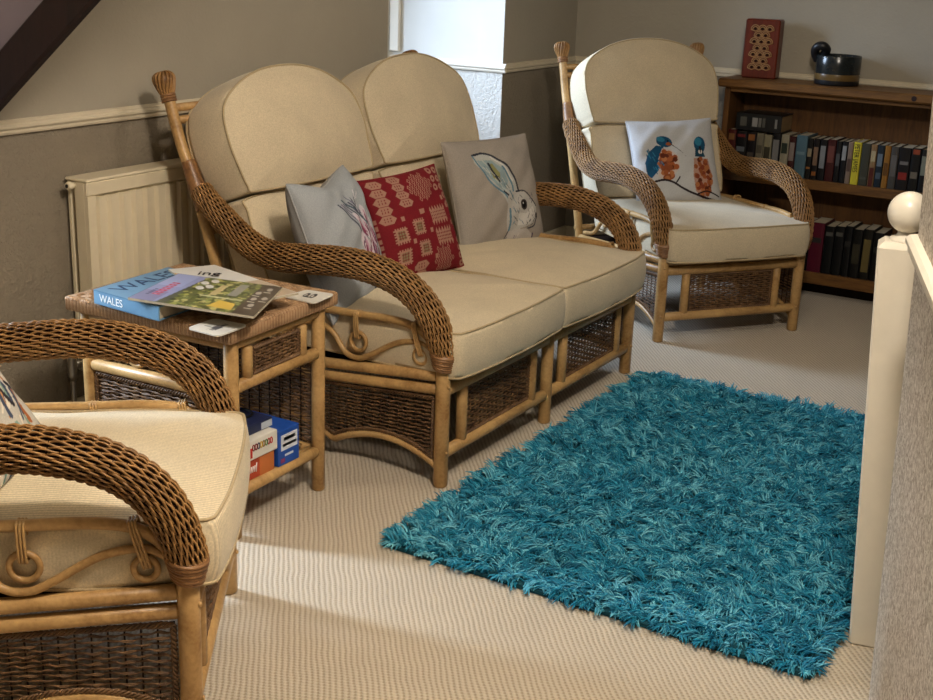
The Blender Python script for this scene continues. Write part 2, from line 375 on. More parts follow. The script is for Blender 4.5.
# stair wall on the right, slightly out of plumb, and its dado rail
P0 = np.array([-.437, 2.41]); D = np.array([.30, -.954]); D /= np.linalg.norm(D); Nn = np.array([D[1], -D[0]])   # Nn points to the room (-x)
if Nn[0] > 0: Nn = -Nn
def stair_wall():
    lean = -.035
    def pt(s, t, z): q = P0+D*s-Nn*t; return (q[0]+lean*(z-.3)*(1 if s < 4 else 1), q[1], z)
    mb = MB(); n_ = 4.4
    V = [pt(0, 0, 0), pt(n_, 0, 0), pt(n_, .12, 0), pt(0, .12, 0), pt(0, 0, 2.76), pt(n_, 0, 2.76), pt(n_, .12, 2.76), pt(0, .12, 2.76)]
    mb.add(V, [(0,3,2,1)[::-1],(4,5,6,7)[::-1],(0,1,5,4)[::-1],(1,2,6,5)[::-1],(2,3,7,6)[::-1],(3,0,4,7)[::-1]], 0, False)
    struct(build('wall_stair', mb, M['wall_speck']))
    rl = MB(); z0 = .93; pr = [(0, 0), (.008, 0), (.010, .006), (.015, .012), (.015, .020), (.021, .028), (.021, .036), (.014, .042), (0, .044)]
    A_ = pt(-.018, 0, z0)
    rl.prism(pr[::-1], 0, n_, 0, (A_, (Nn[0], Nn[1], 0), (0, 0, 1), (D[0], D[1], 0)))
    A2 = pt(0, .12, z0)
    struct(build('trim_8', rl, M['white_gloss']))
stair_wall()

# ------------------------------------------------------------------ newel post
def newel():
    t = thing('newel_post', 'cream painted square newel post with ball finial at the top of the stairs', 'newel post', (-.490, 2.665, 0), math.radians(12))
    lean = -.052
    mb = MB(); w = .0425
    mb.box((-w, -w, 0), (w, w, .905), 0, .004); 
    V = mb.v[0]; V[:, 0] += lean*V[:, 2]/.9; V[:, 1] -= .01*V[:, 2]; mb.v[0] = V
    x = lean
    # low pyramid cap
    c = MB(); z = .902
    build('post', mb, M['white_gloss'], t)
    pts = [(-w, -w), (w, -w), (w, w), (-w, w)]; q = .7
    c.add([(a_+x, b_-.009, z) for a_, b_ in pts]+[(a_*q+x, b_*q-.009, z+.012) for a_, b_ in pts], [(0, 1, 5, 4), (1, 2, 6, 5), (2, 3, 7, 6), (3, 0, 4, 7), (4, 5, 6, 7)], 0, False)
    build('post_cap', c, M['white_gloss'], t)
    f = MB(); R = .0425; zc = .0
    pr = [(0, .908), (.030, .908), (.032, .914), (.030, .920), (.020, .924), (.017, .929), (.0175, .934)]
    for k in range(22):
        an = -PI/2+.42+(PI-.42)*k/21; pr.append((R*math.cos(an), .934+.038+R*math.sin(an)))
    pr[-1] = (1e-4, pr[-1][1]); f.lathe(pr, (x+.010, -.009, 0), 40); build('ball_finial', f, M['white_gloss'], t)
newel()

# ------------------------------------------------------------------ smooth curve helper
def spline(pts, n=60, closed=False):
    P = np.array(pts, float)
    if closed: P = np.vstack([P[-1], P, P[0], P[1]])
    else: P = np.vstack([2*P[0]-P[1], P, 2*P[-1]-P[-2]])
    out = []
    m = len(P)-3; per = max(2, n//m)
    for i in range(m):
        p0, p1, p2, p3 = P[i:i+4]
        for t in np.linspace(0, 1, per, endpoint=False):
            out.append(.5*((2*p1)+(-p0+p2)*t+(2*p0-5*p1+4*p2-p3)*t*t+(-p0+3*p1-3*p2+p3)*t**3))
    if not closed: out.append(P[-2])
    return np.array(out)
def resample(P, n):
    d = np.r_[0, np.cumsum(np.linalg.norm(np.diff(P, axis=0), axis=1))]; t = np.linspace(0, d[-1], n)
    return np.stack([np.interp(t, d, P[:, k]) for k in range(3)], 1), d[-1]

# woven tube: strands running along the arm, pinching in pairs at every hoop
def woven_tube(path, rad, strands=26, hoop=.023, sr=.0023, ry=1.0):
    mb = MB(); P, L_ = resample(path, 200); T = np.gradient(P, axis=0); T /= np.linalg.norm(T, axis=1)[:, None]
    side = np.array([1., 0, 0]); Nn_ = side-T*(T @ side)[:, None]; Nn_ /= np.linalg.norm(Nn_, axis=1)[:, None]; Bn = np.cross(T, Nn_)
    nh = int(L_/hoop); per = 5; n = nh*per+1; s = np.linspace(0, L_, n); u = s/L_
    idx = u*199
    def at(A_): return np.stack([np.interp(idx, np.arange(200), A_[:, k]) for k in range(3)], 1)
    C, Nv, Bv = at(P), at(Nn_), at(Bn)
    R = np.interp(u, np.linspace(0, 1, len(rad)), rad)
    mb.tube(P, np.interp(np.linspace(0, 1, 200), np.linspace(0, 1, len(rad)), rad)-.0085, 16, 1)
    ph = s/hoop*PI
    for k in range(strands):
        w = np.cos(ph+(k % 2)*PI)
        a0 = 2*PI*k/strands; jit = rng.normal(0, .008)
        an = a0+jit+w*(.50*PI/strands)
        rr = R+.0028*np.cos(ph*1.0+(k % 2)*PI+.9)-.0016+rng.normal(0, .0003, n)
        Q = C+Nv*(rr*np.cos(an))[:, None]+Bv*(rr*np.sin(an)*ry)[:, None]
        mb.tube(Q, sr*rng.uniform(.85, 1.2), 4, 0, caps=False)
    # hoops just under the strands
    for h in range(nh+1):
        i = min(n-1, h*per+3); an = np.linspace(0, 2*PI, 16, endpoint=False)
        rr = R[i]-.0045
        Q = C[i]+np.outer(rr*np.cos(an), Nv[i])+np.outer(rr*np.sin(an), Bv[i])
        mb.tube(Q, .003, 4, 1, closed=True)
    return mb
# flat woven panel in a frame (origin, ex, ez) with outline functions for its lower edge
def woven_panel(o, ex, ez, en, w, h, zlow=None, row=.0088, stake=.034, sr=.0026, border=True):
    o, ex, ez, en = [np.array(k, float) for k in (o, ex, ez, en)]
    mb = MB(); ns = max(2, int(round(w/stake))); stake = w/ns; zl = zlow or (lambda x: 0.0)
    n = ns*5+1; x = np.linspace(0, w, n); r = 0; z = row/2
    zmin = min(zl(xx) for xx in x)
    while z+zmin < h-row*.3:
        w_ = np.cos(x/stake*PI+(r % 2)*PI)
        zz = np.full(n, zmin+z)+rng.normal(0, .0004, n)+.0011*np.cos(x/stake*PI*2+r*.9)+.0008*np.sin(x*37+r*.6)
        ok = zz > np.array([zl(xx) for xx in x])+.004
        off = w_*.0022
        i = 0
        while i < n:
            if ok[i]:
                j = i
                while j+1 < n and ok[j+1]: j += 1
                if j-i >= 2:
                    for dz in (-.0016, .0016):
                        Q = o+np.outer(x[i:j+1], ex)+np.outer(zz[i:j+1]+dz*np.cos(x[i:j+1]/stake*PI*1.0+.8), ez)+np.outer(off[i:j+1]+dz*.3, en)
                        mb.tube(Q, sr*.8, 4, 0, caps=False)
                i = j+1
            else: i += 1
        z += row; r += 1
    for k in range(ns+1):
        xx = k*stake; lo_ = zl(xx)
        mb.tube(np.array([o+ex*xx+ez*lo_, o+ex*xx+ez*(lo_+h)/2, o+ex*xx+ez*h])-en*.003, .0019, 5, 1)
    if border:   # plaited border
        per = []; m = 60
        for t in np.linspace(0, 1, m): per.append((w*t, zl(w*t)+.004))
        for t in np.linspace(0, 1, 20)[1:]: per.append((w, zl(w)+.004+(h-zl(w)-.008)*t))
        for t in np.linspace(1, 0, m)[1:]: per.append((w*t, h-.004))
        for t in np.linspace(1, 0, 20)[1:]: per.append((0, zl(0)+.004+(h-zl(0)-.008)*t))
        B_ = o+np.outer([q[0] for q in per], ex)+np.outer([q[1] for q in per], ez); B_, Lb = resample(B_, int(2*(w+h)/.0035))
        T_ = np.gradient(B_, axis=0); T_ /= np.linalg.norm(T_, axis=1)[:, None]; S_ = np.cross(T_, en); s = np.linspace(0, Lb, len(B_))
        for k in range(3):
            a_ = s/.028*2*PI+k*2*PI/3
            mb.tube(B_+S_*(np.cos(a_)*.0045)[:, None]+en*(np.sin(a_)*.003+.003)[:, None], .0028, 4, 0, caps=False)
    return mb

# cushion with boxed edge: outline (2D list, ccw), thickness, dome
def cushion(outline, th, dome, frame, nb=10, sag=0, wr=.003, seed=0, rib=False, edge=.010):
    o, ex, ey, ez = [np.array(k, float) for k in frame]
    P = spline([(a_, b_, 0) for a_, b_ in outline], 160, True); P, _ = resample(np.vstack([P, P[:1]]), 161); P = P[:-1, :2]
    cen = P.mean(0); n = len(P); rings = []; r2 = np.random.default_rng(seed)
    ph = r2.uniform(0, 6.28, 12)
    def wrk(q, amp):
        return amp*(np.sin(q[:, 0]*23+ph[0]+3*np.sin(q[:, 1]*9+ph[1]))*.5+np.sin(q[:, 1]*31+ph[2]+2*np.sin(q[:, 0]*13+ph[3]))*.35+np.sin((q[:, 0]+q[:, 1])*47+ph[4])*.2)
    def ring(s, h, amp): 
        q = cen+(P-cen)*s; return q, h+wrk(q, amp)
    prof = []
    K = 12
    for k in range(K+1): s = math.sin(k/K*PI/2); prof.append((max(s, .001)*.985, -th/2-dome*.5*(1-s**2.2), wr*.5))
    for k in range(nb+1):
        t = k/nb; prof.append((.985+.025*math.sin(t*PI)**.7+edge*0, -th/2+th*t, wr*.4))
    for k in range(K, -1, -1): s = math.sin(k/K*PI/2); prof.append((max(s, .001)*.985, th/2+dome*(1-s**2.2)-sag*math.exp(-((1-s)*1.6)**2*0-(s*1.8)**2), wr))
    V = []
    for (s, h, amp) in prof:
        q, hh = ring(s, h, amp); V.append(o+q[:, :1]*ex+q[:, 1:2]*ey+hh[:, None]*ez)
    V = np.array(V); a_, b_ = V.shape[:2]
    mb = MB(); i = np.arange(a_-1)[:, None]; j = np.arange(b_)[None]; k = (j+1) % b_
    Q = np.stack([i*b_+j, i*b_+k, (i+1)*b_+k, (i+1)*b_+j], -1).reshape(-1, 4)
    if np.dot(np.cross(ex, ey), ez) < 0: Q = Q[:, ::-1]
    mb.add(V, Q, 0)
    pp = MB()
    for lev in (K+1, K+1+nb):
        pp.tube(V[lev]*1.0+0, .0036, 6, 0, closed=True)
    return mb, pp

# ------------------------------------------------------------------ rattan seat (local: +x across, +y to the back)
def rattan_seat(name, label, cat, loc, rotz, halves, fab='cream', cw=.61, crease=0.0, skew=0.0):
    t = thing(name, label, cat, loc, rotz)
    w = cw if halves == 1 else 1.257
    mid = w/2; R = .021
    zr = lambda b: .318-.085*b
    # front legs
    for x in (0, w):
        mb = MB(); mb.pole((x, 0, 0), (x, 0, .40), R, 0, 18)
        build('leg', mb, M['cane'], t)
        for z in (.30, .105):
            g = MB(); g.tube([(x-.004, -R+.002, z), (x-.004, -R-.0025, z), (x-.004, -R-.004, z)], [.006, .0055, .002], 8)
            build('screw_cap', g, M['cane'], t)
        # collar where arm joins leg
        c = MB()
        for k in range(7): 
            A_ = np.linspace(0, 2*PI, 20, endpoint=False); rr = .030+.010*(k/6)**1.2+.0008*(k % 2)
            c.tube([(x+rr*math.cos(q), rr*math.sin(q)*.92, .352+.0065*k+.006*math.sin(q)) for q in A_], .0040, 6, 0, closed=True)
        c.lathe([(.021, .35), (.030, .352), (.040, .393), (.02, .397)], (x, 0, 0), 20)
        build('arm_collar', c, M['bind'], t)
    if halves == 2:
        mb = MB(); mb.pole((mid, 0, 0), (mid, 0, .30), R*.95, 0, 16); build('leg', mb, M['cane'], t)
    # arms
    prof_b = [(-.002, .385), (.008, .43), (.028, .485), (.07, .54), (.14, .583), (.24, .606), (.34, .607), (.44, .598), (.53, .590), (.61, .598), (.68, .625), (.74, .662), (.80, .705), (.845, .745)]
    for sx in (-1, 1):
        x0 = 0 if sx < 0 else w
        pts = [(x0+sx*((.026 if fab == 'rib' else .038)*math.sin(min(1, i/9)*PI/2)-.010*max(0, (i-9)/4)), b, z) for i, (b, z) in enumerate(prof_b)]
        P = spline(pts, 120)
        mb = woven_tube(P, [.036, .040, .041, .041, .041, .041, .040, .038, .033], 44, .0205, .0023)
        build('arm', mb, [M['wicker'], M['core']], t)
        # rear post, brown wrapping and bud finial
        xr = x0+sx*.025
        rp = spline([(x0-sx*.0, .72, 0), (x0, .745, .25), (x0+sx*.012, .79, .47), (xr, .865, .74), (xr, .925, .89), (xr, .968, 1.025)], 40)
        mb = MB(); mb.tube(rp, .0175, 12); build('rear_post', mb, M['cane'], t)
        wp, _ = resample(spline([(xr, .828, .69), (xr, .865, .76), (xr, .893, .825)], 20), 24); mb = MB(); mb.tube(wp, [.030-.010*(i/23)+.0012*(i % 2) for i in range(24)], 14); build('post_wrapping', mb, M['bind'], t)
        fo = np.array([xr, .968, 1.022]); d = np.array([0, .30, .95]); d /= np.linalg.norm(d); e1 = np.array([1., 0, 0]); e2 = np.cross(d, e1)
        fm = MB(); 
        cp = [(.0175, -.012), (.022, -.002), (.028, .014), (.0325, .032), (.031, .045), (.021, .054), (.006, .056)]
        fm.tube([fo+d*h for _, h in cp], [q[0]-.003 for q in cp], 16)
        for k in range(16):
            A_ = 2*PI*k/16; line = [fo+d*h+(e1*math.cos(A_+h*9)+e2*math.sin(A_+h*9))*(q-.001) for q, h in cp]
            fm.tube(spline(line, 14), .0035, 5)
        fb = MB()
        for k in range(3): fb.tube([fo+d*(-.028+.008*k)+(e1*math.cos(q)+e2*math.sin(q))*.0195 for q in np.linspace(0, 2*PI, 16, endpoint=False)], .0045, 6, closed=True)
        fo_ = build('finial', fm, M['wicker'], t); build('finial_binding', fb, M['bind'], fo_)
    # front rails
    xs = [(0, w)] if halves == 1 else [(0, mid), (mid, w)]
    for (x0, x1) in xs:
        for (y, z, r) in ((.012, .312, .014), (0, .283, .0175), (0, .098, .0175)):
            mb = MB(); mb.pole((x0+.016, y, z), (x1-.016, y, z), r, 0, 14); build('front_rail', mb, M['cane'], t)
        p0, p1 = x0+.105, x1-.105
        for x in (p0, p1):
            mb = MB(); mb.pole((x, 0, .11), (x, 0, .272), .0165, 0, 12); build('front_post', mb, M['cane'], t)
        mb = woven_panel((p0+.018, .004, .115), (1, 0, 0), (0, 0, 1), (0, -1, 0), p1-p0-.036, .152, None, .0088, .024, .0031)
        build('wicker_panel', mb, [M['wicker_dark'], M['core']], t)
    # sides
    for sx in (-1, 1):
        x = 0 if sx < 0 else w
        for (z0, r) in ((.326, .0155), (.288, .0155)):
            mb = MB(); mb.pole((x, .018, z0-.002), (x, .73, z0-.067), r, 0, 12); build('side_rail', mb, M['cane'], t)
        bow = lambda s: .055+.052*(math.sin(PI*min(1, max(0, s/.36)))**.8 if 0 < s < .36 else (math.sin(PI*(s-.36)/.36)**.8 if .36 < s < .72 else 0))
        mb = MB(); mb.tube([(x, s, bow(s-.012)) for s in np.linspace(.012, .732, 60)], .011, 10); build('bottom_bow', mb, M['cane'], t)
        zt = .232
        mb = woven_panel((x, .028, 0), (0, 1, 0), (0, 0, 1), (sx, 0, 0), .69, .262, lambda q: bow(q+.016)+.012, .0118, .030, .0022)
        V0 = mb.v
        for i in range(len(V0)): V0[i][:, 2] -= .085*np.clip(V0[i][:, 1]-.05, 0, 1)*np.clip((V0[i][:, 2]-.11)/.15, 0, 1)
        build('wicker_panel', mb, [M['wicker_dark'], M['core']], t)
        # scroll work under the arm
        sc = MB(); xo = x+sx*.004
        up_ = spline([(xo, .018, .395), (xo, .06, .437), (xo, .11, .457), (xo, .19, .461), (xo, .29, .456), (xo, .42, .452), (xo, .55, .447), (xo, .66, .440), (xo, .76, .432)], 60)
        sc.tube(up_, .0115, 10); build('scroll_pole', sc, M['cane'], t)
        sc = MB()
        sp = spline([(xo, .03, .395), (xo, .075, .412), (xo, .15, .397), (xo, .235, .348), (xo, .28, .327), (xo, .33, .335), (xo, .38, .39), (xo, .45, .405), (xo, .53, .37), (xo, .60, .31), (xo, .69, .29)], 70)
        sc.tube(sp, .0085, 8); build('scroll', sc, M['cane'], t)
        for (cb, cz, rr, an) in ((.073, .372, .0215, (.088, .452)), (.285, .376, .027, (.285, .448)), (.50, .385, .026, (.50, .45))):
            sc = MB(); sc.tube([(xo, cb+rr*math.cos(q), cz+rr*math.sin(q)) for q in np.linspace(0, 2*PI, 24, endpoint=False)], .0065, 8, closed=True)
            rg = build('scroll_ring', sc, M['cane'], t)
            bd = MB(); a_ = np.array([xo+sx*.0, cb, cz+rr]); b_ = np.array([xo, an[0], an[1]])
            for off in (-.006, 0, .006):
                d_ = b_-a_; d_ /= np.linalg.norm(d_); nrm = np.cross(d_, [1, 0, 0])
                lp = [a_-d_*.010+nrm*off+[.010*sx, 0, 0], b_+d_*.010+nrm*off+[.0135*sx, 0, 0], b_+d_*.015+nrm*off, b_+d_*.010+nrm*off-[.0135*sx, 0, 0], a_-d_*.010+nrm*off-[.010*sx, 0, 0], a_-d_*.014+nrm*off]
                bd.tube(spline(lp, 30, True), .0030, 6, closed=True)
            build('cane_binding', bd, M['cane'], rg)
    # back rails
    for z, b in ((.975, .948), (.94, .936), (.62, .83), (.30, .755), (.235, .75)):
        mb = MB(); mb.pole((-.02, b, z), (w+.02, b, z), .0125, 0, 10); build('back_rail', mb, M['cane'], t)
    for k in range(1, 5*halves):
        x = w*k/(5*halves); mb = MB(); mb.tube([(x, .755, .30), (x, .83, .62), (x, .93, .94)], .008, 8); build('back_spindle', mb, M['cane'], t)
    # seat deck slats
    mb = MB()
    for k in range(9*halves):
        x = .05+(w-.1)*k/(9*halves-1); mb.tube([(x, .02, .315), (x, .35, .285), (x, .72, .255)], .006, 6)
    build('seat_slats', mb, M['cane'], t)
    mb = MB(); mb.add([(.024, .012, .3235), (w-.024, .012, .3235), (w-.024, .74, .263), (.024, .74, .263), (.024, .012, .3265), (w-.024, .012, .3265), (w-.024, .74, .266), (.024, .74, .266)], [(0, 3, 2, 1), (4, 5, 6, 7), (0, 1, 5, 4), (1, 2, 6, 5), (2, 3, 7, 6), (3, 0, 4, 7)], 0, False); build('seat_light_block', mb, M['core'], t)  # added dark sheet that blocks light from reaching under the seat
    # cushions
    xs = [(.005, w-.005)] if halves == 1 else [(.003, mid-.003), (mid+.003, w-.003)]
    sl_ = .012
    for i, (x0, x1) in enumerate(xs):
        wd = x1-x0; h = wd/2; f = -.055; bk = .66
        e = (-.012 if fab == 'rib' else .010) if halves == 1 else .012
        out = [(-h-e+.03, f), (-h*.5, f-.012), (0, f-.016), (h*.5, f-.012), (h+e-.03, f), (h+e-.006, f+.012), (h+e, f+.05), (h+.004, .16), (h-.006, .35), (h-.01, .55), (h-.015, bk-.02), (h-.05, bk), (0, bk+.01), (-h+.05, bk), (-h+.015, bk-.02), (-h+.01, .55), (-h+.006, .35), (-h-.004, .16), (-h-e, f+.05), (-h-e+.006, f+.012)]
        cyy = .0
        mb, pp = cushion(out, .128, .024, (((x0+x1)/2, 0, .391), (1, 0, 0), (0, .9985, -sl_), (0, sl_, .9985)), seed=i+3, wr=.0028)
        cu = build('seat_cushion', mb, M['cream_rib' if fab == 'rib' else 'cream'], t); build('piping', pp, M['piping'], cu)
        # back pads
        wd = (w+.03+.07*(halves-1))/halves; xc = -.015+wd*(i+.5)+.018*i; h = wd/2-.004; s_ = .39/1.073; c_ = 1/1.073
        ez = (0, -c_, s_); ey = (0, s_, c_); ex = (1, 0, 0)
        o = np.array([xc, .865-.085, .76])+np.array([0, -s_*0, 0])-np.array(ey)*crease    # centre plane reference at height .76
        lo_ = [(-h+.05, -.33), (0, -.335), (h-.05, -.33), (h-.015, -.30), (h-.008, -.2), (h-.01, -.06), (h-.03, -.022), (0, -.018), (-h+.03, -.022), (-h+.01, -.06), (-h+.008, -.2), (-h+.015, -.30)]
        mb, pp = cushion(lo_, .115, .022, (o, ex, ey, ez), seed=11+i)
        cu = build('lumbar_cushion', mb, M['cream_rib' if fab == 'rib' else 'cream'], t); build('piping', pp, M['piping'], cu)
        up_ = [(-h+.045, -.012), (0, -.018), (h-.045, -.012), (h-.018, .004), (h-.005, .06), (h+.004, .15), (h-.016, .245), (h*.70, .308), (h*.36, .346), (0, .356), (-h*.36, .346), (-h*.70, .308), (-h+.016, .245), (-h-.004, .15), (-h+.005, .06), (-h+.018, .004)]
        mb, pp = cushion(up_, .155, .032, (o+np.array([0, -.004, 0]), ex, ey, ez), seed=21+i, wr=.0035)
        cu = build('head_cushion', mb, M['cream_rib' if fab == 'rib' else 'cream'], t); build('piping', pp, M['piping'], cu)
    return t
rattan_seat('rattan_settee', 'two-seat rattan settee with cream cushions in front of the radiator', 'settee', (-1.733, 2.822, 0), PI/2, 2, crease=.030)
rattan_seat('rattan_armchair', 'rattan armchair with cream cushions in front of the bookcase', 'armchair', (-1.790, 4.520, 0), math.radians(52.0), 1, cw=.628, crease=.012)
rattan_seat('rattan_armchair', 'rattan armchair with ribbed cream cushions in the left foreground beside the side table', 'armchair', (-1.465, 1.525, 0), math.radians(125.0), 1, 'rib', cw=.60)

# ------------------------------------------------------------------ painter for printed surfaces (u,v in 0..1, v up)
class Paint:
    def __init__(s, n, m, base):
        s.U, s.V = np.meshgrid(np.linspace(0, 1, n), np.linspace(0, 1, m)); s.C = np.zeros((m, n, 3)); s.C[:] = srgb(base)
    def put(s, mask, c, al=1.0): c = np.array(srgb(c)); s.C[mask] = s.C[mask]*(1-al)+c*al; return s
    def ell(s, x, y, rx, ry, c, rot=0, al=1):
        dx, dy = s.U-x, s.V-y; k = math.radians(rot); X_ = dx*math.cos(k)+dy*math.sin(k); Y_ = -dx*math.sin(k)+dy*math.cos(k)
        return s.put((X_/rx)**2+(Y_/ry)**2 < 1, c, al)
    def rect(s, x0, y0, x1, y1, c, al=1): return s.put((s.U > x0) & (s.U < x1) & (s.V > y0) & (s.V < y1), c, al)
    def poly(s, P, c, al=1):
        ins = np.zeros(s.U.shape, bool); n = len(P)
        for i in range(n):
            x0, y0 = P[i]; x1, y1 = P[(i+1) % n]
            if y0 == y1: continue
            cnd = ((y0 > s.V) != (y1 > s.V)) & (s.U < (x1-x0)*(s.V-y0)/(y1-y0)+x0); ins ^= cnd
        return s.put(ins, c, al)
    def line(s, P, w, c, al=1):
        P = spline([(a_, b_, 0) for a_, b_ in P], 40)[:, :2] if len(P) > 2 else np.array(P, float)
        d = np.full(s.U.shape, 9.)
        for a_, b_ in zip(P[:-1], P[1:]):
            ab = b_-a_; L2 = ab @ ab+1e-12; t = np.clip(((s.U-a_[0])*ab[0]+(s.V-a_[1])*ab[1])/L2, 0, 1)
            d = np.minimum(d, np.hypot(s.U-a_[0]-t*ab[0], s.V-a_[1]-t*ab[1]))
        return s.put(d < w, c, al)
def pillow(name, label, ctr, X_, Z_, W, Hh, T, paint, back, seed=1, wr=.004, pinch=.07, N=None, group=None, foldtop=0):
    X_ = np.array(X_, float); X_ /= np.linalg.norm(X_); Z_ = np.array(Z_, float); Z_ -= X_*(X_ @ Z_); Z_ /= np.linalg.norm(Z_); Y_ = np.cross(Z_, X_)  # back
    m, n = paint.C.shape[:2]; r2 = np.random.default_rng(seed); ph = r2.uniform(0, 6.28, 10)
    u = paint.U*2-1; v = paint.V*2-1
    x = W/2*u*(1-pinch*(1-v**2)); z = Hh/2*v*(1-pinch*(1-u**2))
    if foldtop: z = z-foldtop*np.exp(-(u/.55)**2)*np.clip(v, 0, 1)**2
    bod = np.clip((1-u**2)*(1-v**2), 0, 1)**.42
    wv = wr*(np.sin(u*5+ph[0]+2*np.sin(v*3+ph[1]))+.7*np.sin(v*7+ph[2]+2*np.sin(u*2.5+ph[3]))+.4*np.sin((u-v)*13+ph[4]))*np.minimum(1, bod*1.3)
    e = np.minimum(1, 6*np.minimum(1-abs(u), 1-abs(v)))
    F_ = (T/2*bod)+wv+.0025*e; B_ = -(T/2*bod)-.0025*e
    mb = MB()
    def surf(h): return np.array(ctr)+x[..., None]*X_+z[..., None]*Z_-h[..., None]*Y_
    mb.grid(surf(F_), 0); mb.grid(surf(B_), 0, flip=True)
    C = np.vstack([paint.C.reshape(-1, 3), np.repeat([srgb(back)], m*n, 0)])
    # outer seam cord
    bd = [(i, 0) for i in range(m)]+[(m-1, j) for j in range(1, n)]+[(i, n-1) for i in range(m-2, -1, -1)]+[(0, j) for j in range(n-2, 0, -1)]
    S_ = surf(np.zeros_like(F_)); Q = np.array([S_[i, j] for i, j in bd])[::2]
    n0 = mb.n; mb.tube(Q, .0028, 5, 0, closed=True); C = np.vstack([C, np.repeat([srgb(back)], mb.n-n0, 0)])
    # origin at the base of the pillow
    zmin = min(k[:, 2].min() for k in mb.v); org = np.array([ctr[0], ctr[1], zmin])
    for k in range(len(mb.v)): mb.v[k] = mb.v[k]-org
    org = org+np.array([0, 0, .007]); o = build(name, mb, M['print_fabric'], None, tuple(org), None, C); return tag(o, label, 'cushion', group)

# --- red tapestry
def paint_red():
    p = Paint(210, 210, '701A22'); c = '9E7766'; g = '80765A'
    def burst(x, y, col=g, r=.052):
        p.rect(x-r, y-r, x+r, y+r, c)
        for k in range(5):
            t = -r+2*r*k/4
            p.rect(x+t-.007, y-r-.024, x+t+.007, y+r+.024, c); p.rect(x-r-.024, y+t-.007, x+r+.024, y+t+.007, c)
        p.rect(x-r*.8, y-r*.8, x+r*.8, y+r*.8, col)
        for k in range(3):
            t = -r*.5+r*.5*k; p.rect(x+t-.004, y-r*.8, x+t+.004, y+r*.8, '701A22', .7); p.rect(x-r*.8, y+t-.004, x+r*.8, y+t+.004, '701A22', .7)
    def leaf(x, y, s=1, n=3):
        for k in range(n):
            yy = y-k*.085*s
            p.poly([(x-.085*s, yy), (x-.045*s, yy+.04*s), (x+.045*s, yy+.04*s), (x+.085*s, yy), (x+.045*s, yy-.04*s), (x-.045*s, yy-.04*s)], c)
            for q in (-.03, 0, .03): p.rect(x+q*s-.007, yy-.02*s, x+q*s+.004, yy-.004, '701A22', .8); p.rect(x+q*s-.007, yy+.006, x+q*s+.004, yy+.022*s, '701A22', .8)
    def lattice(x, y, nx, ny, s=.042):
        for i in range(nx):
            for j in range(ny):
                if abs(i-(nx-1)/2)/(nx/2)+abs(j-(ny-1)/2)/(ny/2)*.55 > 1.05: continue
                X_, Y_ = x+(i-(nx-1)/2)*s, y+(j-(ny-1)/2)*s*1.05+(i % 2)*s*.5
                p.poly([(X_-s*.5, Y_), (X_, Y_+s*.62), (X_+s*.5, Y_), (X_, Y_-s*.62)], c); p.ell(X_, Y_, s*.2, s*.3, '701A22')
    def comb(x, y):
        p.rect(x-.11, y-.05, x+.11, y+.05, c)
        for k in range(6):
            t = -.1+.04*k
            p.poly([(x+t-.018, y+.05), (x+t, y+.095), (x+t+.018, y+.05)], c); p.poly([(x+t-.018, y-.05), (x+t, y-.095), (x+t+.018, y-.05)], c)
        for k in range(9):
            for j in range(3): p.ell(x-.095+.024*k, y-.03+.03*j, .006, .009, '701A22')
    leaf(.12, .93, 1, 5); leaf(.36, .95, .95, 4); lattice(.62, .82, 8, 6)
    for k in range(5): p.ell(.93-.0*k, .95-.085*k, .036, .034, c); p.ell(.93, .95-.085*k, .014, .012, '701A22')
    for k in range(3): p.ell(.84, .96-.085*k, .036, .034, c); p.ell(.84, .96-.085*k, .014, .012, '701A22')
    burst(.2, .42); burst(.43, .46); burst(.2, .22); burst(.44, .25)
    comb(.73, .53); comb(.75, .32)
    leaf(.13, .06, .9, 2); leaf(.38, .1, 1, 3); lattice(.68, .1, 7, 5)
    for k in range(5): p.ell(.95, .26-.075*k, .036, .03, c); p.ell(.95, .26-.075*k, .014, .011, '701A22')
    for k in range(9): p.rect(.0, .1+.06*k, .022, .14+.06*k, c, .8)
    for (x, y) in ((.26, .57), (.52, .6), (.56, .15), (.86, .68), (.58, .4), (.32, .34), (.92, .43), (.31, .09), (.9, .6)): p.rect(x-.016, y-.022, x+.02, y+.022, c)
    p.rect(.47, .57, .52, .62, c); return p
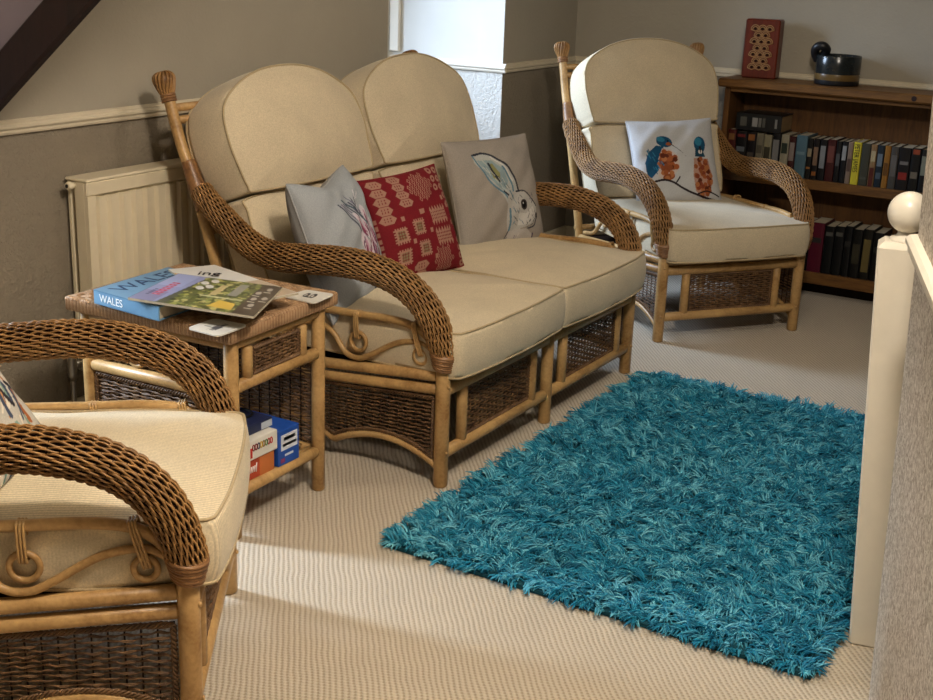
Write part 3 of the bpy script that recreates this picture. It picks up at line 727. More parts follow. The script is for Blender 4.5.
# --- hare
def paint_hare():
    p = Paint(190, 190, '9C948B'); g1, g2, dk, wh, bl = '8FA2A6', 'C9CCC8', '2A2F3A', 'D6D4CC', '5E7F90'
    ear = [(.31, .93), (.30, .86), (.37, .76), (.44, .63), (.53, .55), (.57, .46), (.60, .36), (.70, .42), (.75, .53), (.72, .67), (.66, .78), (.56, .88), (.44, .94)]
    p.poly(ear, 'B2B4B0'); p.poly([(.34, .88), (.38, .76), (.47, .64), (.57, .57), (.64, .66), (.60, .78), (.50, .87)], g1)
    p.poly([(.44, .83), (.46, .70), (.52, .66), (.55, .74), (.50, .84)], '8C8A5C'); p.line([(.45, .84), (.48, .75), (.52, .67)], .012, dk)
    p.line([(.31, .93), (.45, .94), (.58, .87), (.68, .77), (.74, .64), (.76, .55)], .010, dk); p.line([(.31, .92), (.36, .78), (.44, .64), (.55, .56), (.60, .48)], .009, bl)
    p.line([(.60, .80), (.66, .68), (.68, .57), (.64, .46)], .010, bl); p.line([(.50, .9), (.62, .8), (.69, .66)], .006, wh); p.line([(.56, .57), (.62, .50), (.61, .38)], .009, dk)
    head = [(.62, .52), (.72, .56), (.86, .54), (.95, .46), (1.0, .40), (1.0, .30), (.93, .24), (.80, .22), (.66, .20), (.58, .14), (.57, .3)]
    head = [(a_*.95+.0, b_+.0) for a_, b_ in head]
    p.poly(head, 'B4B1AB'); p.poly([(.70,.36),(.80,.34),(.90,.40),(.93,.30),(.84,.24),(.68,.24)], 'CBC8C2'); p.line([(.72, .555), (.82, .55), (.9, .47), (.95, .40)], .006, dk); p.line([(.60, .40), (.58, .25), (.53, .10)], .012, bl)
    p.ell(.785, .425, .044, .050, '3B3330'); p.ell(.785, .425, .026, .032, '0F0D10'); p.ell(.775, .44, .007, .009, wh)
    p.ell(.945, .31, .016, .03, '17151A'); p.line([(.94, .28), (.90, .22), (.80, .20)], .006, dk)
    for q in range(46):
        x, y = rng.uniform(.62, .92), rng.uniform(.22, .53); 
        if (x-.785)**2+(y-.425)**2 < .004: continue
        p.line([(x, y), (x+rng.uniform(-.03, .03), y-rng.uniform(.015, .04))], .0036, random.choice([dk, bl, '6B6A68', '7F7A86']), .8)
    body = [(.56, .20), (.66, .21), (.80, .20), (.88, .14), (.86, .06), (.78, .03), (.62, .01), (.42, .0), (.50, .1)]
    p.poly(body, 'B9B3AE'); p.line([(.42, .0), (.50, .10), (.56, .2)], .007, '5A5258'); p.line([(.88, .15), (.87, .07), (.78, .03)], .008, '4A3A55')
    for q in range(22):
        x, y = rng.uniform(.55, .85), rng.uniform(.04, .17); p.line([(x, y), (x-rng.uniform(.01, .04), y-.03)], .004, random.choice(['6B5A7A', dk, 'D8D4D0', '8A8480']), .8)
    for q in range(26):
        t = rng.uniform(0, 1); x = .36+t*.32; y = .86-t*.35+rng.uniform(-.04, .06); p.line([(x, y), (x+.03, y-.05)], .0036, random.choice([dk, bl, wh]), .7)
    C = p.C.copy(); p.C[:] = srgb('9C948B'); p.C[:176, :172] = C[14:190, 18:190]; return p
# --- tulip
def paint_tulip():
    p = Paint(150, 150, '9EA3A8'); dk = '3A3745'; mg = '7A3550'
    for k in range(7):
        a_ = -.5+k*.17; p.line([(.62+.03*k, .15), (.60+.05*k, .45), (.58+.09*math.sin(a_)*3, .78)], .010, random.choice([dk, '6E6A80', '45485A']))
    for (x, y, rot) in ((.62, .42, 20), (.70, .36, 0), (.78, .42, -18), (.86, .5, -25), (.72, .52, 5), (.64, .58, 25), (.82, .6, -10), (.92, .38, -30)):
        p.ell(x, y, .045, .12, 'C9BFC8', rot); p.ell(x, y-.03, .03, .075, mg, rot); p.ell(x+.01, y, .012, .08, 'B58AA0', rot)
    for k in range(30):
        x, y = rng.uniform(.58, .98), rng.uniform(.3, .8); p.line([(x, y), (x+rng.uniform(-.05, .05), y+rng.uniform(.02, .09))], .005, random.choice([dk, 'D9D4DC', '565A70']), .9)
    p.line([(.55, .82), (.7, .7), (.8, .55)], .012, '4A5A66'); p.ell(.7, .11, .05, .03, dk); p.ell(.7, .11, .03, .015, '9EA3A8')
    C = p.C.copy(); p.C[:] = srgb('9EA3A8'); p.C[:, :132] = C[:, 18:]; return p
# --- kingfishers
def paint_king():
    p = Paint(200, 200, 'BDBEBF'); bl, lb, og, do = '1B4A6A', '2F7592', '9C5630', '5E2C1C'; dk = '2A2024'
    pass
    # left bird
    p.poly([(.10, .38), (.09, .56), (.14, .68), (.24, .76), (.32, .74), (.30, .60), (.22, .46), (.14, .38)], bl)
    p.poly([(.22, .40), (.24, .60), (.30, .72), (.40, .70), (.47, .60), (.47, .48), (.40, .38), (.28, .34)], 'C8B8AE')
    for q in range(60): 
        a_ = rng.uniform(0, 6.28); q_ = math.sqrt(rng.random()); x, y = .345+.10*q_*math.cos(a_), .52+.165*q_*math.sin(a_); p.ell(x, y, .03, .03, random.choice([og, 'AC6C42', do, '8A4A2C']), rng.uniform(0, 90))
    p.ell(.34, .80, .095, .065, bl, -15); p.ell(.30, .83, .05, .03, lb, -15); p.ell(.39, .77, .035, .02, og); p.poly([(.40, .80), (.42, .76), (.57, .60)], dk); p.ell(.385, .805, .012, .012, '0A0A0A')
    for q in range(16): x, y = rng.uniform(.11, .27), rng.uniform(.45, .72); p.line([(x, y), (x+.02, y-.05)], .005, random.choice([lb, '184A6A']))
    # right bird
    p.poly([(.66, .20), (.63, .38), (.66, .58), (.86, .58), (.89, .38), (.84, .18), (.74, .12)], 'B08A78')
    for q in range(60):
        a_ = rng.uniform(0, 6.28); q_ = math.sqrt(rng.random()); x, y = .765+.11*q_*math.cos(a_), .37+.215*q_*math.sin(a_); p.ell(x, y, .026, .028, random.choice([og, 'AC6C42', do, '84402A', '94522E']))
    p.ell(.765, .74, .075, .10, bl); p.ell(.75, .78, .045, .05, lb); p.poly([(.70, .70), (.80, .70), (.83, .6), (.68, .6)], '1B4156'); p.ell(.765, .66, .03, .025, 'E0D8D0'); p.poly([(.75, .72), (.78, .72), (.77, .62)], dk)
    C = p.C.copy(); p.C[:] = srgb('BDBEBF'); p.C[:184] = C[16:]
    p.line([(.18, .26), (.30, .27), (.42, .22), (.52, .15), (.68, .08), (.82, .04), (.92, .02)], .012, dk); p.line([(.42, .22), (.47, .29), (.44, .24)], .007, dk); p.line([(.68, .09), (.80, .12), (.95, .07)], .008, dk); return p
def paint_bird():
    p = Paint(140, 140, 'B9B5AC')
    for q in range(150):
        x, y = rng.uniform(.3, 1), rng.uniform(0, 1); c = random.choice(['5F7F7C', '44556A', '9C5C34', 'D8CFC0', '2D2A30', '7E9A8C', 'B98A5C', '3F4A60'])
        p.line([(x, y), (x+rng.uniform(-.05, .05), y+rng.uniform(.04, .14))], rng.uniform(.008, .022), c)
    return p
def frame_px(Mx, ctr): return ctr
PIL = 'throw cushions on the settee'
pillow('throw_cushion', 'red and pink tapestry cushion in the middle of the settee', (-2.185, 3.335, .598), (.20, .98, .06), (-.38, .02, .92), .347, .347, .12, paint_red(), '7A1F25', 2, .0025, .05)
pillow('throw_cushion', 'grey cushion with a painted hare leaning at the far end of the settee', (-2.222, 3.93, .612), (.25, .97, 0), (-.30, .08, .95), .425, .40, .13, paint_hare(), '9C948B', 5, .004, .04)
pillow('throw_cushion', 'pale blue-grey cushion with a purple tulip print behind the near settee arm', (-2.215, 2.985, .60), (-.20, .97, .0), (-.34, -.07, .93), .38, .42, .17, paint_tulip(), '9B9C9C', 8, .006, .05, foldtop=.035)
pillow('throw_cushion', 'white cushion with two painted kingfishers on the far armchair', (-2.01, 5.10, .605), (.67, .74, .03), (-.33, .26, .91), .395, .38, .13, paint_king(), 'C4C6CA', 9, .0035, .05)
pillow('throw_cushion', 'multicoloured patterned cushion at the left edge on the foreground armchair', (-1.955, 1.415, .60), (-.45, .89, 0), (-.55, -.30, .8), .40, .38, .13, paint_bird(), 'A8A49A', 12, .004, .05)

# ------------------------------------------------------------------ teal shag rug
def rug():
    t = thing('shag_rug', 'teal shaggy rug lying on the beige carpet in front of the settee', 'rug', (-1.66, 2.405, 0), 0)
    w, l = 1.12, 1.69
    b = MB(); b.box((0.01, .01, .002), (w-.01, l-.01, .012), 0); build('rug_backing', b, M['rug_back'], t)
    nc = 8200; cx = rng.uniform(.01, w-.01, nc); cy = rng.uniform(.01, l-.01, nc); per = 7; n = nc*per; seg = 4
    ci = np.repeat(np.arange(nc), per); sx = np.clip(cx[ci]+rng.normal(0, .006, n), 0, w); sy = np.clip(cy[ci]+rng.normal(0, .006, n), 0, l)
    fx = cx*3.2; fy = cy*3.2
    fld = 2.2*np.sin(fx*1.3+1.7*np.sin(fy*.9+.5))+1.8*np.sin(fy*1.7+2+1.2*np.sin(fx*1.1))+1.1*np.sin((fx-fy)*2.1+1)
    cang = fld+rng.normal(0, 1.5, nc); an = cang[ci]+rng.normal(0, .28, n)
    m_ = .045
    ox = np.where(sx < m_, -1, np.where(sx > w-m_, 1, 0)); oy = np.where(sy < m_, -1, np.where(sy > l-m_, 1, 0)); ed = (ox != 0) | (oy != 0)
    ea = np.arctan2(oy, ox)+rng.normal(0, .45, nc)[ci]+rng.normal(0, .2, n); an = np.where(ed, ea, an)
    Ln = rng.uniform(.022, .041, nc)[ci]*rng.uniform(.85, 1.15, n); tilt = np.clip(rng.normal(1.02, .28, nc)[ci]+rng.normal(0, .12, n), .35, 1.4); wdt = rng.uniform(.0013, .0026, n)
    base = np.stack([sx, sy, np.full(n, .010)], 1); d = np.stack([np.cos(an), np.sin(an), np.zeros(n)], 1)
    side = np.stack([-np.sin(an), np.cos(an), np.zeros(n)], 1)
    curl = rng.normal(0, .009, nc)[ci]+rng.normal(0, .004, n)
    P = []
    for k in range(seg+1):
        s = k/seg; th = tilt*(.35+.95*s)
        hz = Ln*s; 
        P.append(base+d*(hz*np.sin(th))[:, None]+side*(curl*s*s)[:, None]*1.2+np.array([0, 0, 1.])*(hz*np.cos(np.minimum(th, 1.5)))[:, None])
    P = np.array(P); P[..., 2] = np.maximum(P[..., 2], .004+.002*rng.random(n))
    rad = [1, 1.15, 1.1, .9, .35]; V = []
    up_ = np.array([0, 0, 1.])
    for k in range(seg+1):
        T = P[min(k+1, seg)]-P[max(k-1, 0)]; T /= np.linalg.norm(T, axis=1)[:, None]; nn = np.cross(side, T)
        for a_ in (0, 2*PI/3, 4*PI/3): V.append(P[k]+(side*math.cos(a_)+nn*math.sin(a_))*(wdt*rad[k])[:, None])
    V = np.array(V)   # (15, n, 3)
    V = V.transpose(1, 0, 2); F_ = []
    for k in range(seg):
        for j in range(3): F_.append((k*3+j, k*3+(j+1) % 3, (k+1)*3+(j+1) % 3, (k+1)*3+j))
    F_ = np.array(F_); Q = (F_[None]+(np.arange(n)*15)[:, None, None]).reshape(-1, 4)
    mb = MB(); mb.add(V.reshape(-1, 3), Q, 0)
    c0, c1, c2 = [np.array(srgb(k)) for k in ('0A4E6C', '1A88AC', '8EDCEC')]  # palest tone paints bright highlights into the strands
    q = np.clip(rng.random(nc)[ci]*.75+rng.random(n)*.35-.03, 0, 1)[:, None]; base_c = np.where(q < .5, c0+(c1-c0)*q*2, c1+(c2-c1)*(q-.5)*1.5)
    C = np.repeat(base_c, 15, 0)
    o = build('rug_pile', mb, M['shag'], t, colors=C); o['kind'] = 'stuff'
rug()

# ------------------------------------------------------------------ radiator
def radiator():
    t = thing('radiator', 'ivory panel radiator on the left wall behind the settee', 'radiator', (XL, 2.525, 0))
    L_ = 1.35; z0, z1 = .20, .788; xf = .10
    mb = MB(); mb.box((.045, 0, z0), (xf-.012, L_, z1-.008), 0, .004)
    n = 27
    mb.box((xf-.014, 0, z1-.05), (xf, L_, z1-.008), 0, .004); mb.box((xf-.014, 0, z0), (xf, L_, z0+.045), 0, .004)
    mb.box((xf-.014, 0, z0+.045), (xf, .03, z1-.05), 0); mb.box((xf-.014, L_-.03, z0+.045), (xf, L_, z1-.05), 0)
    for k in range(n):
        y = .03+(L_-.06)*(k+.5)/n; hw = (L_-.06)/n/2
        poly = [(y-hw*.75, xf-.012), (y-hw*.45, xf), (y+hw*.45, xf), (y+hw*.75, xf-.012)]
        mb.prism([(b_, a_) for a_, b_ in poly], z0+.045, z1-.055, 0)
    build('front_panel', mb, M['radiator'], t)
    tp = MB(); tp.box((.012, -.003, z1-.010), (xf+.002, L_+.003, z1), 0, .004); build('top_grille', tp, M['radiator'], t)
    bk = MB(); bk.box((.012, .005, z0), (.028, L_-.005, z1-.01), 0, .003); build('rear_panel', bk, M['radiator'], t)
    a_ = MB(); a_.tube([(.05, 0, z1-.02), (.05, -.012, z1-.02), (.05, -.02, z1-.02), (.05, -.028, z1-.02)], [.008, .011, .013, .010], 14); 
    v = build('bleed_plug', a_, M['radiator'], t); k = MB(); k.tube([(.05, -.026, z1-.02), (.05, -.030, z1-.02)], .0055, 10); build('bleed_screw', k, M['black_plastic'], v)
    p = MB(); p.tube([(.05, 0, .235), (.05, -.02, .235), (.05, -.03, .235), (.05, -.05, .235)], [.012, .014, .016, .012], 12)
    p.tube([(.05, -.05, 0.0), (.05, -.05, .15), (.05, -.05, .235)], .0075, 10); p.tube([(.05, -.05, .19), (.05, -.05, .21), (.05, -.05, .27), (.05, -.05, .285)], [.012, .015, .014, .008], 12)
    build('valve', p, M['steel'], t)
radiator()

# ------------------------------------------------------------------ side table
TR = math.radians(2.2)
TX, TY = -1.984, 2.240      # near front leg
def table():
    t = thing('side_table', 'rattan side table with woven top holding magazines beside the settee', 'side table', (TX, TY, 0), TR)
    # local: -x goes back toward the wall, +y along the wall
    W_, D_ = .365, .50
    legs = [(0, 0), (0, W_), (-D_+.03, 0), (-D_+.03, W_)]
    for x, y in legs:
        mb = MB(); mb.pole((x, y, 0), (x, y, .535), .0185, 0, 14); build('leg', mb, M['cane'], t)
    # woven top
    top = MB(); x0, x1, y0, y1, z0, z1 = -D_-.005, .030, -.038, W_+.046, .530, .563
    top.box((x0+.003, y0+.003, z0+.004), (x1-.003, y1-.003, z1-.006), 1)
    # surface strands running in herringbone blocks
    nx, ny = 22, 18; bx, by = (x1-x0)/nx, (y1-y0)/ny
    for i in range(nx):
        for j in range(ny):
            cx, cy = x0+bx*(i+.5), y0+by*(j+.5)
            if (i+j) % 2 == 0:
                for k in range(3): yy = cy-by/2+by*(k+.5)/3; top.tube([(cx-bx*.62, yy, z1-.004), (cx-bx*.3, yy, z1-.001), (cx+bx*.3, yy, z1-.001), (cx+bx*.62, yy, z1-.004)], by/6.4, 4, 0, caps=False)
            else:
                for k in range(3): xx = cx-bx/2+bx*(k+.5)/3; top.tube([(xx, cy-by*.62, z1-.004), (xx, cy-by*.3, z1-.001), (xx, cy+by*.3, z1-.001), (xx, cy+by*.62, z1-.004)], bx/6.4, 4, 2, caps=False)
    # wrapped edges
    def edge(a_, b_, nn):
        a_, b_ = np.array(a_, float), np.array(b_, float); L_ = np.linalg.norm(b_-a_); n = int(L_/.0058)
        for k in range(n):
            q = a_+(b_-a_)*(k+.5)/n; o_ = np.array(nn, float)
            top.tube([q-o_*.014+[0, 0, z1], q+o_*-.003+[0, 0, z1+.0005], q+o_*.001+[0, 0, z1-.005], q+o_*.001+[0, 0, z0+.004], q-o_*.004+[0, 0, z0]], .0028, 4, 0 if k % 2 else 2, caps=False)
    edge((x0, y0, 0), (x1, y0, 0), (0, -1, 0)); edge((x1, y0, 0), (x1, y1, 0), (1, 0, 0)); edge((x1, y1, 0), (x0, y1, 0), (0, 1, 0)); edge((x0, y1, 0), (x0, y0, 0), (-1, 0, 0))
    build('woven_top', top, [M['table_weave'], M['core'], M['table_weave_dark']], t)
    R_ = lambda nm, a_, b_, r: build(nm, MB().pole(a_, b_, r), M['cane'], t)
    R_('rail', (0, -.01, .513), (0, W_+.01, .513), .013)
    R_('rail', (0, .012, .402), (0, W_-.012, .402), .0165)
    R_('rail', (0, .012, .118), (0, W_-.012, .118), .015)
    for y in (0, W_):
        R_('rail', (-D_+.035, y, .513), (0, y, .513), .012); R_('rail', (-D_+.045, y, .382), (-.015, y, .382), .0165); R_('rail', (-D_+.045, y, .118), (-.015, y, .118), .013)
    R_('rail', (-D_+.03, .012, .40), (-D_+.03, W_-.012, .40), .013); R_('rail', (-D_+.03, .012, .118), (-D_+.03, W_-.012, .118), .013)
    for y in (.062, W_-.075): R_('front_post', (0, y, .415), (0, y, .498), .014)
    build('wicker_panel', woven_panel((.002, .080, .420), (0, 1, 0), (0, 0, 1), (1, 0, 0), W_-.175, .073, None, .0085, .022), [M['wicker_dark'], M['core']], t)
    for y, s in ((0, -1), (W_, 1)):
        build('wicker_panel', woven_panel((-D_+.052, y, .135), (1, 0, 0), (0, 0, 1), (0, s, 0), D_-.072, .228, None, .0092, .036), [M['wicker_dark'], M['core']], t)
        # scrolls between rail and top
        for k in range(2):
            xc = -.36+.13*k*1.6; sc = MB()
            for sg in (-1, 1):
                c_ = spline([(xc+sg*.012, y, .492), (xc+sg*.012, y, .45), (xc+sg*.03, y, .415), (xc+sg*.062, y, .405), (xc+sg*.088, y, .43), (xc+sg*.082, y, .46), (xc+sg*.058, y, .466), (xc+sg*.046, y, .447)], 40)
                sc.tube(c_, .0065, 8)
            build('scroll', sc, M['cane'], t)
    build('wicker_panel', woven_panel((-D_+.03, .02, .135), (0, 1, 0), (0, 0, 1), (1, 0, 0), W_-.04, .25, None, .0095, .034), [M['wicker_dark'], M['core']], t)
    mb = MB()
    for k in range(14): x = -D_+.05+(D_-.07)*k/13; mb.tube([(x, .01, .125), (x, W_-.01, .125)], .006, 6)
    build('lower_shelf', mb, M['cane'], t)
    return t
M['table_weave'] = cane_mat('fine_brown_tabletop_weave', '8E6E50', 'BC9A76', .5, 5)
M['table_weave_dark'] = cane_mat('dark_brown_tabletop_weave', '7A5A40', 'A68562', .5, 5)
table()
TZ = .5655
def txt(s, size, parent, loc, rot, mat, name='lettering', ext=.0002, sx=1.0, align='LEFT'):
    c = bpy.data.curves.new(name, 'FONT'); c.body = s; c.size = size; c.extrude = ext; c.align_x = align
    c.materials.append(mat); q = bpy.data.objects.new(name, c); COL.objects.link(q); me = bpy.data.meshes.new_from_object(q); bpy.data.objects.remove(q); bpy.data.curves.remove(c)
    o = bpy.data.objects.new(name, me); COL.objects.link(o); o.parent = parent
    o.location = loc; o.rotation_euler = rot; o.scale = (sx, 1, 1); return o
def sheet(name, quad, z, th, paint, side, parent=None, bend=0):
    """thin printed item: quad TL,TR,BR,BL in room coords (2D), paint u along TL->TR, v up to TL"""
    TL, TR_, BR, BL = [np.array(q, float) for q in quad]; org = (TL+TR_+BR+BL)/4
    U, V = paint.U[..., None], paint.V[..., None]
    P = (BL*(1-U)+BR*U)*(1-V)+(TL*(1-U)+TR_*U)*V-org
    hz = th+bend*np.sin(paint.U*PI)*.5+bend*(paint.U)**3
    G = np.concatenate([P, hz[..., None]], -1); mb = MB(); mb.grid(G, 0, True)
    C = [paint.C.reshape(-1, 3)]
    ring = np.vstack([G[0, :], G[1:, -1], G[-1, -2::-1], G[-2:0:-1, 0]]); low = ring.copy(); low[:, 2] = np.maximum(ring[:, 2]-th, 0.0)
    n = len(ring); i = np.arange(n); j = (i+1) % n; n0 = mb.n
    mb.add(np.vstack([ring, low]), np.stack([i+n, j+n, j, i], 1), 1, False); C.append(np.repeat([srgb(side)], 2*n, 0))
    g2 = G[::G.shape[0]-1, ::G.shape[1]-1].copy(); g2[..., 2] = np.maximum(g2[..., 2]-th, 0)
    mb.grid(g2, 1, False, True); C.append(np.repeat([srgb(side)], 4, 0))
    return build(name, mb, [M['print_paper'], M['page_'+side] if 'page_'+side in M else M['paper']], parent, (org[0], org[1], z), None, np.vstack(C))
# WALES book
pb = Paint(60, 50, '7FB0D8'); pb.rect(0, 0, 1, .03, '5C97C9'); 
for q in range(60): pb.ell(rng.random(), rng.random(), .12, .05, random.choice(['74A8D4', '8DBBDF', '6FA3CF']), rng.uniform(-20, 20), .5)
M['blue_cover'] = plain('blue_book_cover', '6890AE', .35, .4)
M['ink_navy'] = plain('navy_ink', '23395C', .5); M['ink_white'] = plain('white_ink', 'E8ECF0', .5); M['ink_black'] = plain('black_ink', '141216', .5); M['ink_red'] = plain('red_ink', 'C8284A', .5)
qb = [np.array(k) for k in ((-2.399, 2.47), (-2.215, 2.445), (-2.10, 2.165), (-2.375, 2.185))]
bq = [(-2.40, 2.465), (-2.16, 2.445), (-2.14, 2.16), (-2.38, 2.18)]
wb = thing('guide_book', 'thick blue book titled WALES lying under the magazines on the side table', 'book', (*np.mean(bq, 0), TZ))
mb = MB(); c_ = np.mean(bq, 0)
poly = [tuple(np.array(bq[i])-c_) for i in (3, 2, 1, 0)]
pages = [tuple((np.array(bq[i])-c_)*.965) for i in (3, 2, 1, 0)]
mb.prism(poly, 0, .003, 0); mb.prism(poly, .033, .036, 0)
sp_ = [np.array(poly[0]), np.array(poly[1])]; dv = (sp_[1]-sp_[0])/np.linalg.norm(sp_[1]-sp_[0]); nv = np.array([-dv[1], dv[0]])
mb.prism([tuple(sp_[0]), tuple(sp_[1]), tuple(sp_[1]+nv*.004), tuple(sp_[0]+nv*.004)], .001, .035, 0)
build('cover', mb, M['blue_cover'], wb); build('pages', MB().prism(pages, .003, .033, 0), M['paper'], wb)
angs = math.atan2(dv[1], dv[0])
ta = math.atan2(bq[0][1]-bq[3][1], bq[0][0]-bq[3][0])
txt('WALES', .072, wb, (poly[0][0]+.072, poly[0][1]+.028, .0363), (0, 0, ta), M['ink_navy'], 'title_lettering', sx=1.05)
txt('WALES', .028, wb, (*(sp_[0]+dv*.022-nv*.0008), .009), (PI/2, 0, angs), M['ink_white'], 'spine_lettering', sx=1.0)
# under magazine (white, letters ending "ng")
pm = Paint(70, 60, 'D9D6CE'); pm.rect(.0, .0, 1, .45, 'B9A690'); pm.rect(0, 0, .3, .5, '6E6A50')
pm.poly([(.0, .0), (.0, .9), (.2, .8), (.26, .3)], 'D0A050')
m2 = sheet('magazine', ((-2.365, 2.43), (-2.305, 2.545), (-1.945, 2.455), (-2.0, 2.24)), TZ+.0362, .005, pm, 'D8D0BE')
m2.location.z = TZ+.0005
# under magazine lies on table and book: put on table side, flat, just below the top magazine
tag(m2, 'white magazine with orange corner showing beneath the top magazine', 'magazine')
m2.location.z = TZ+.0370
txt('ing', .055, m2, (-.112, .012, .0066), (0, 0, math.radians(30)), M['ink_black'], 'title_lettering')
# top magazine
pt = Paint(150, 120, '33332A')
pt.rect(0, 0, .30, 1, '8B92B8'); pt.rect(0, .55, .22, 1, '9AA3C8'); pt.rect(.0, .0, .2, .35, '7F7FA0')
pt.poly([(.22, 0), (.30, 1), (.36, 1), (.30, 0)], '55584A')
pt.rect(.30, 0, .82, 1, '5C6338')
for q in range(420):
    x, y = rng.uniform(.30, .82), rng.uniform(0, 1); pt.ell(x, y, rng.uniform(.006, .03), rng.uniform(.006, .04), random.choice(['3E4A26', '7C8442', 'A9A65A', '2A3320', 'C4B878', '555A3A', '8E9A60']), 0, .8)
for (x, y) in ((.34, .80), (.40, .9), (.36, .62), (.42, .70)): pt.ell(x, y, .035, .06, 'CFCBC4', 20)
pt.poly([(.60, .10), (.64, .32), (.78, .28), (.80, .08)], 'C9A848'); pt.rect(.50, .45, .56, .8, 'B9A878'); pt.rect(.64, .5, .72, .9, '8A8A80'); pt.rect(.44, .38, .8, .42, 'B8B890')
pt.rect(.83, 0, 1, 1, '3A302A')
for q in range(7): pt.rect(.10, .22+.07*q, .165, .265+.07*q, 'B83050'); pt.rect(.115, .235+.07*q, .14, .25+.07*q, 'D8A0B8')
for q in range(5): pt.rect(.06, .2+.045*q, .085, .225+.045*q, '2A3358')
for (x, y) in ((.86, .7), (.92, .85), (.87, .5), (.95, .55), (.9, .3)): pt.ell(x, y, .024, .05, 'A8A096'); pt.rect(x-.03, y-.11, x+.03, y-.09, 'D0C8B8')
tq = ((-2.295, 2.395), (-1.995, 2.455), (-1.880, 2.205), (-2.225, 2.145))
tm = sheet('magazine', tq, TZ+.0425, .006, pt, 'D8D0BE')
tag(tm, 'glossy magazine with a garden photo on its cover, topmost on the side table', 'magazine')
c_ = np.mean(tq, 0); ang_t = math.atan2(tq[1][1]-tq[0][1], tq[1][0]-tq[0][0])
# coasters
def coaster(quad, seed, label):
    p_ = Paint(40, 40, 'DDD9CF'); r2 = random.Random(seed)
    pts = [(.5, .5)]
    if seed == 1:
        p_.ell(.5, .62, .26, .10, '1B1A1C', 15); p_.ell(.48, .64, .12, .04, 'DDD9CF', 15); p_.ell(.52, .36, .28, .10, '1B1A1C', 15); p_.ell(.5, .38, .14, .04, 'DDD9CF', 15); p_.ell(.3, .48, .06, .14, '1B1A1C')
    else:
        p_.rect(.15, .35, .85, .5, '8A8984'); p_.poly([(.2, .3), (.5, .28), (.65, .6), (.3, .55)], '57565A'); p_.rect(.35, .6, .4, .85, '6A6964'); p_.rect(.6, .5, .63, .8, '8A8984'); p_.ell(.6, .4, .1, .06, '3A3A3E'); p_.rect(.1, .55, .9, .58, 'B0AEA8')
    Q = [np.array(k) for k in quad]; TL, TR_, BR, BL = Q; org = sum(Q)/4
    t = thing('coaster', label, 'coaster', (org[0], org[1], TZ+.0008)); 
    def P(u, v): return (BL*(1-u)+BR*u)*(1-v)+(TL*(1-u)+TR_*u)*v-org
    r = .14; out = []
    for cx, cy, a0 in ((1-r, 1-r, 0), (r, 1-r, 90), (r, r, 180), (1-r, r, 270)):
        for k in range(6): a_ = math.radians(a0+18*k); out.append(P(cx+r*math.cos(a_), cy+r*math.sin(a_)))
    mb = MB(); mb.prism(out, 0, .0035, 0, smooth=False)
    if True: build('board', mb, M['coaster_white'], t)
    # cork back + printed face
    g = np.concatenate([(BL*(1-(.1+.8*p_.U[..., None]))+BR*(.1+.8*p_.U[..., None]))*(1-(.1+.8*p_.V[..., None]))+(TL*(1-(.1+.8*p_.U[..., None]))+TR_*(.1+.8*p_.U[..., None]))*(.1+.8*p_.V[..., None])-org, np.full(p_.U.shape+(1,), .0038)], -1)
    m2_ = MB(); m2_.grid(g, 0, False); build('printed_face', m2_, M['print_paper'], t, colors=p_.C.reshape(-1, 3))
M['coaster_white'] = plain('coaster_white', 'DDD9CF', .35, .4, .02)
def shr(q, d): return q
coaster(((-2.045, 2.515), (-2.035, 2.605), (-1.950, 2.615), (-1.938, 2.510)), 1, 'white coaster with a black drawing at the far corner of the side table')
coaster(((-2.040, 2.150), (-2.045, 2.250), (-1.942, 2.258), (-1.937, 2.145)), 2, 'white coaster with a grey sketch at the near corner of the side table')

# games on the lower shelf (room coords)
def game(name, label, a_, b_, col, cat='box', bev=.002):
    t = thing(name, label, cat, ((a_[0]+b_[0])/2, (a_[1]+b_[1])/2, a_[2])); o_ = np.array([(a_[0]+b_[0])/2, (a_[1]+b_[1])/2, a_[2]])
    mb = MB(); mb.box(tuple(np.array(a_)-o_), tuple(np.array(b_)-o_), 0, bev); bo = build('carton', mb, plain('card_'+col, col, .4, .4, .05), t); return t, (np.array(b_)-np.array(a_))
SH = .132
def fascia(t, size, boxes, th=.0005):
    """coloured marks on the +x face; boxes in (y0,z0,y1,z1) fractions"""
    for (y0, z0, y1, z1, col, nm) in boxes:
        mb = MB(); x = size[0]/2; mb.box((x, -size[1]/2+y0*size[1], z0*size[2]), (x+th, -size[1]/2+y1*size[1], z1*size[2])); build(nm, mb, plain('ink_'+col, col, .45), t)
g1, s1 = game('game_box', 'red and orange game box, lowest on the side table shelf', (-2.25, 2.262, SH), (-1.99, 2.405, SH+.055), 'B2472E')
fascia(g1, s1, [(.6, 0.0, 1, 1, 'C0703C', 'orange_panel')])
mb = MB()
for k, (y_, z_, h_) in enumerate(((-.030, .016, .028), (-.022, .020, .016), (-.015, .020, .016), (-.008, .020, .016), (-.001, .018, .024))): mb.tube([(s1[0]/2+.0006, y_, z_), (s1[0]/2+.0006, y_+.003, z_+h_)], .0016, 5)
build('white_script_mark', mb, M['ink_white'], g1)
g2, s2 = game('game_box', 'white game box with a row of coloured rings stacked on the red one', (-2.24, 2.262, SH+.0555), (-1.985, 2.415, SH+.110), 'DCD9D0')
fascia(g2, s2, [(.14, .12, .34, .62, 'B82C26', 'red_square')])
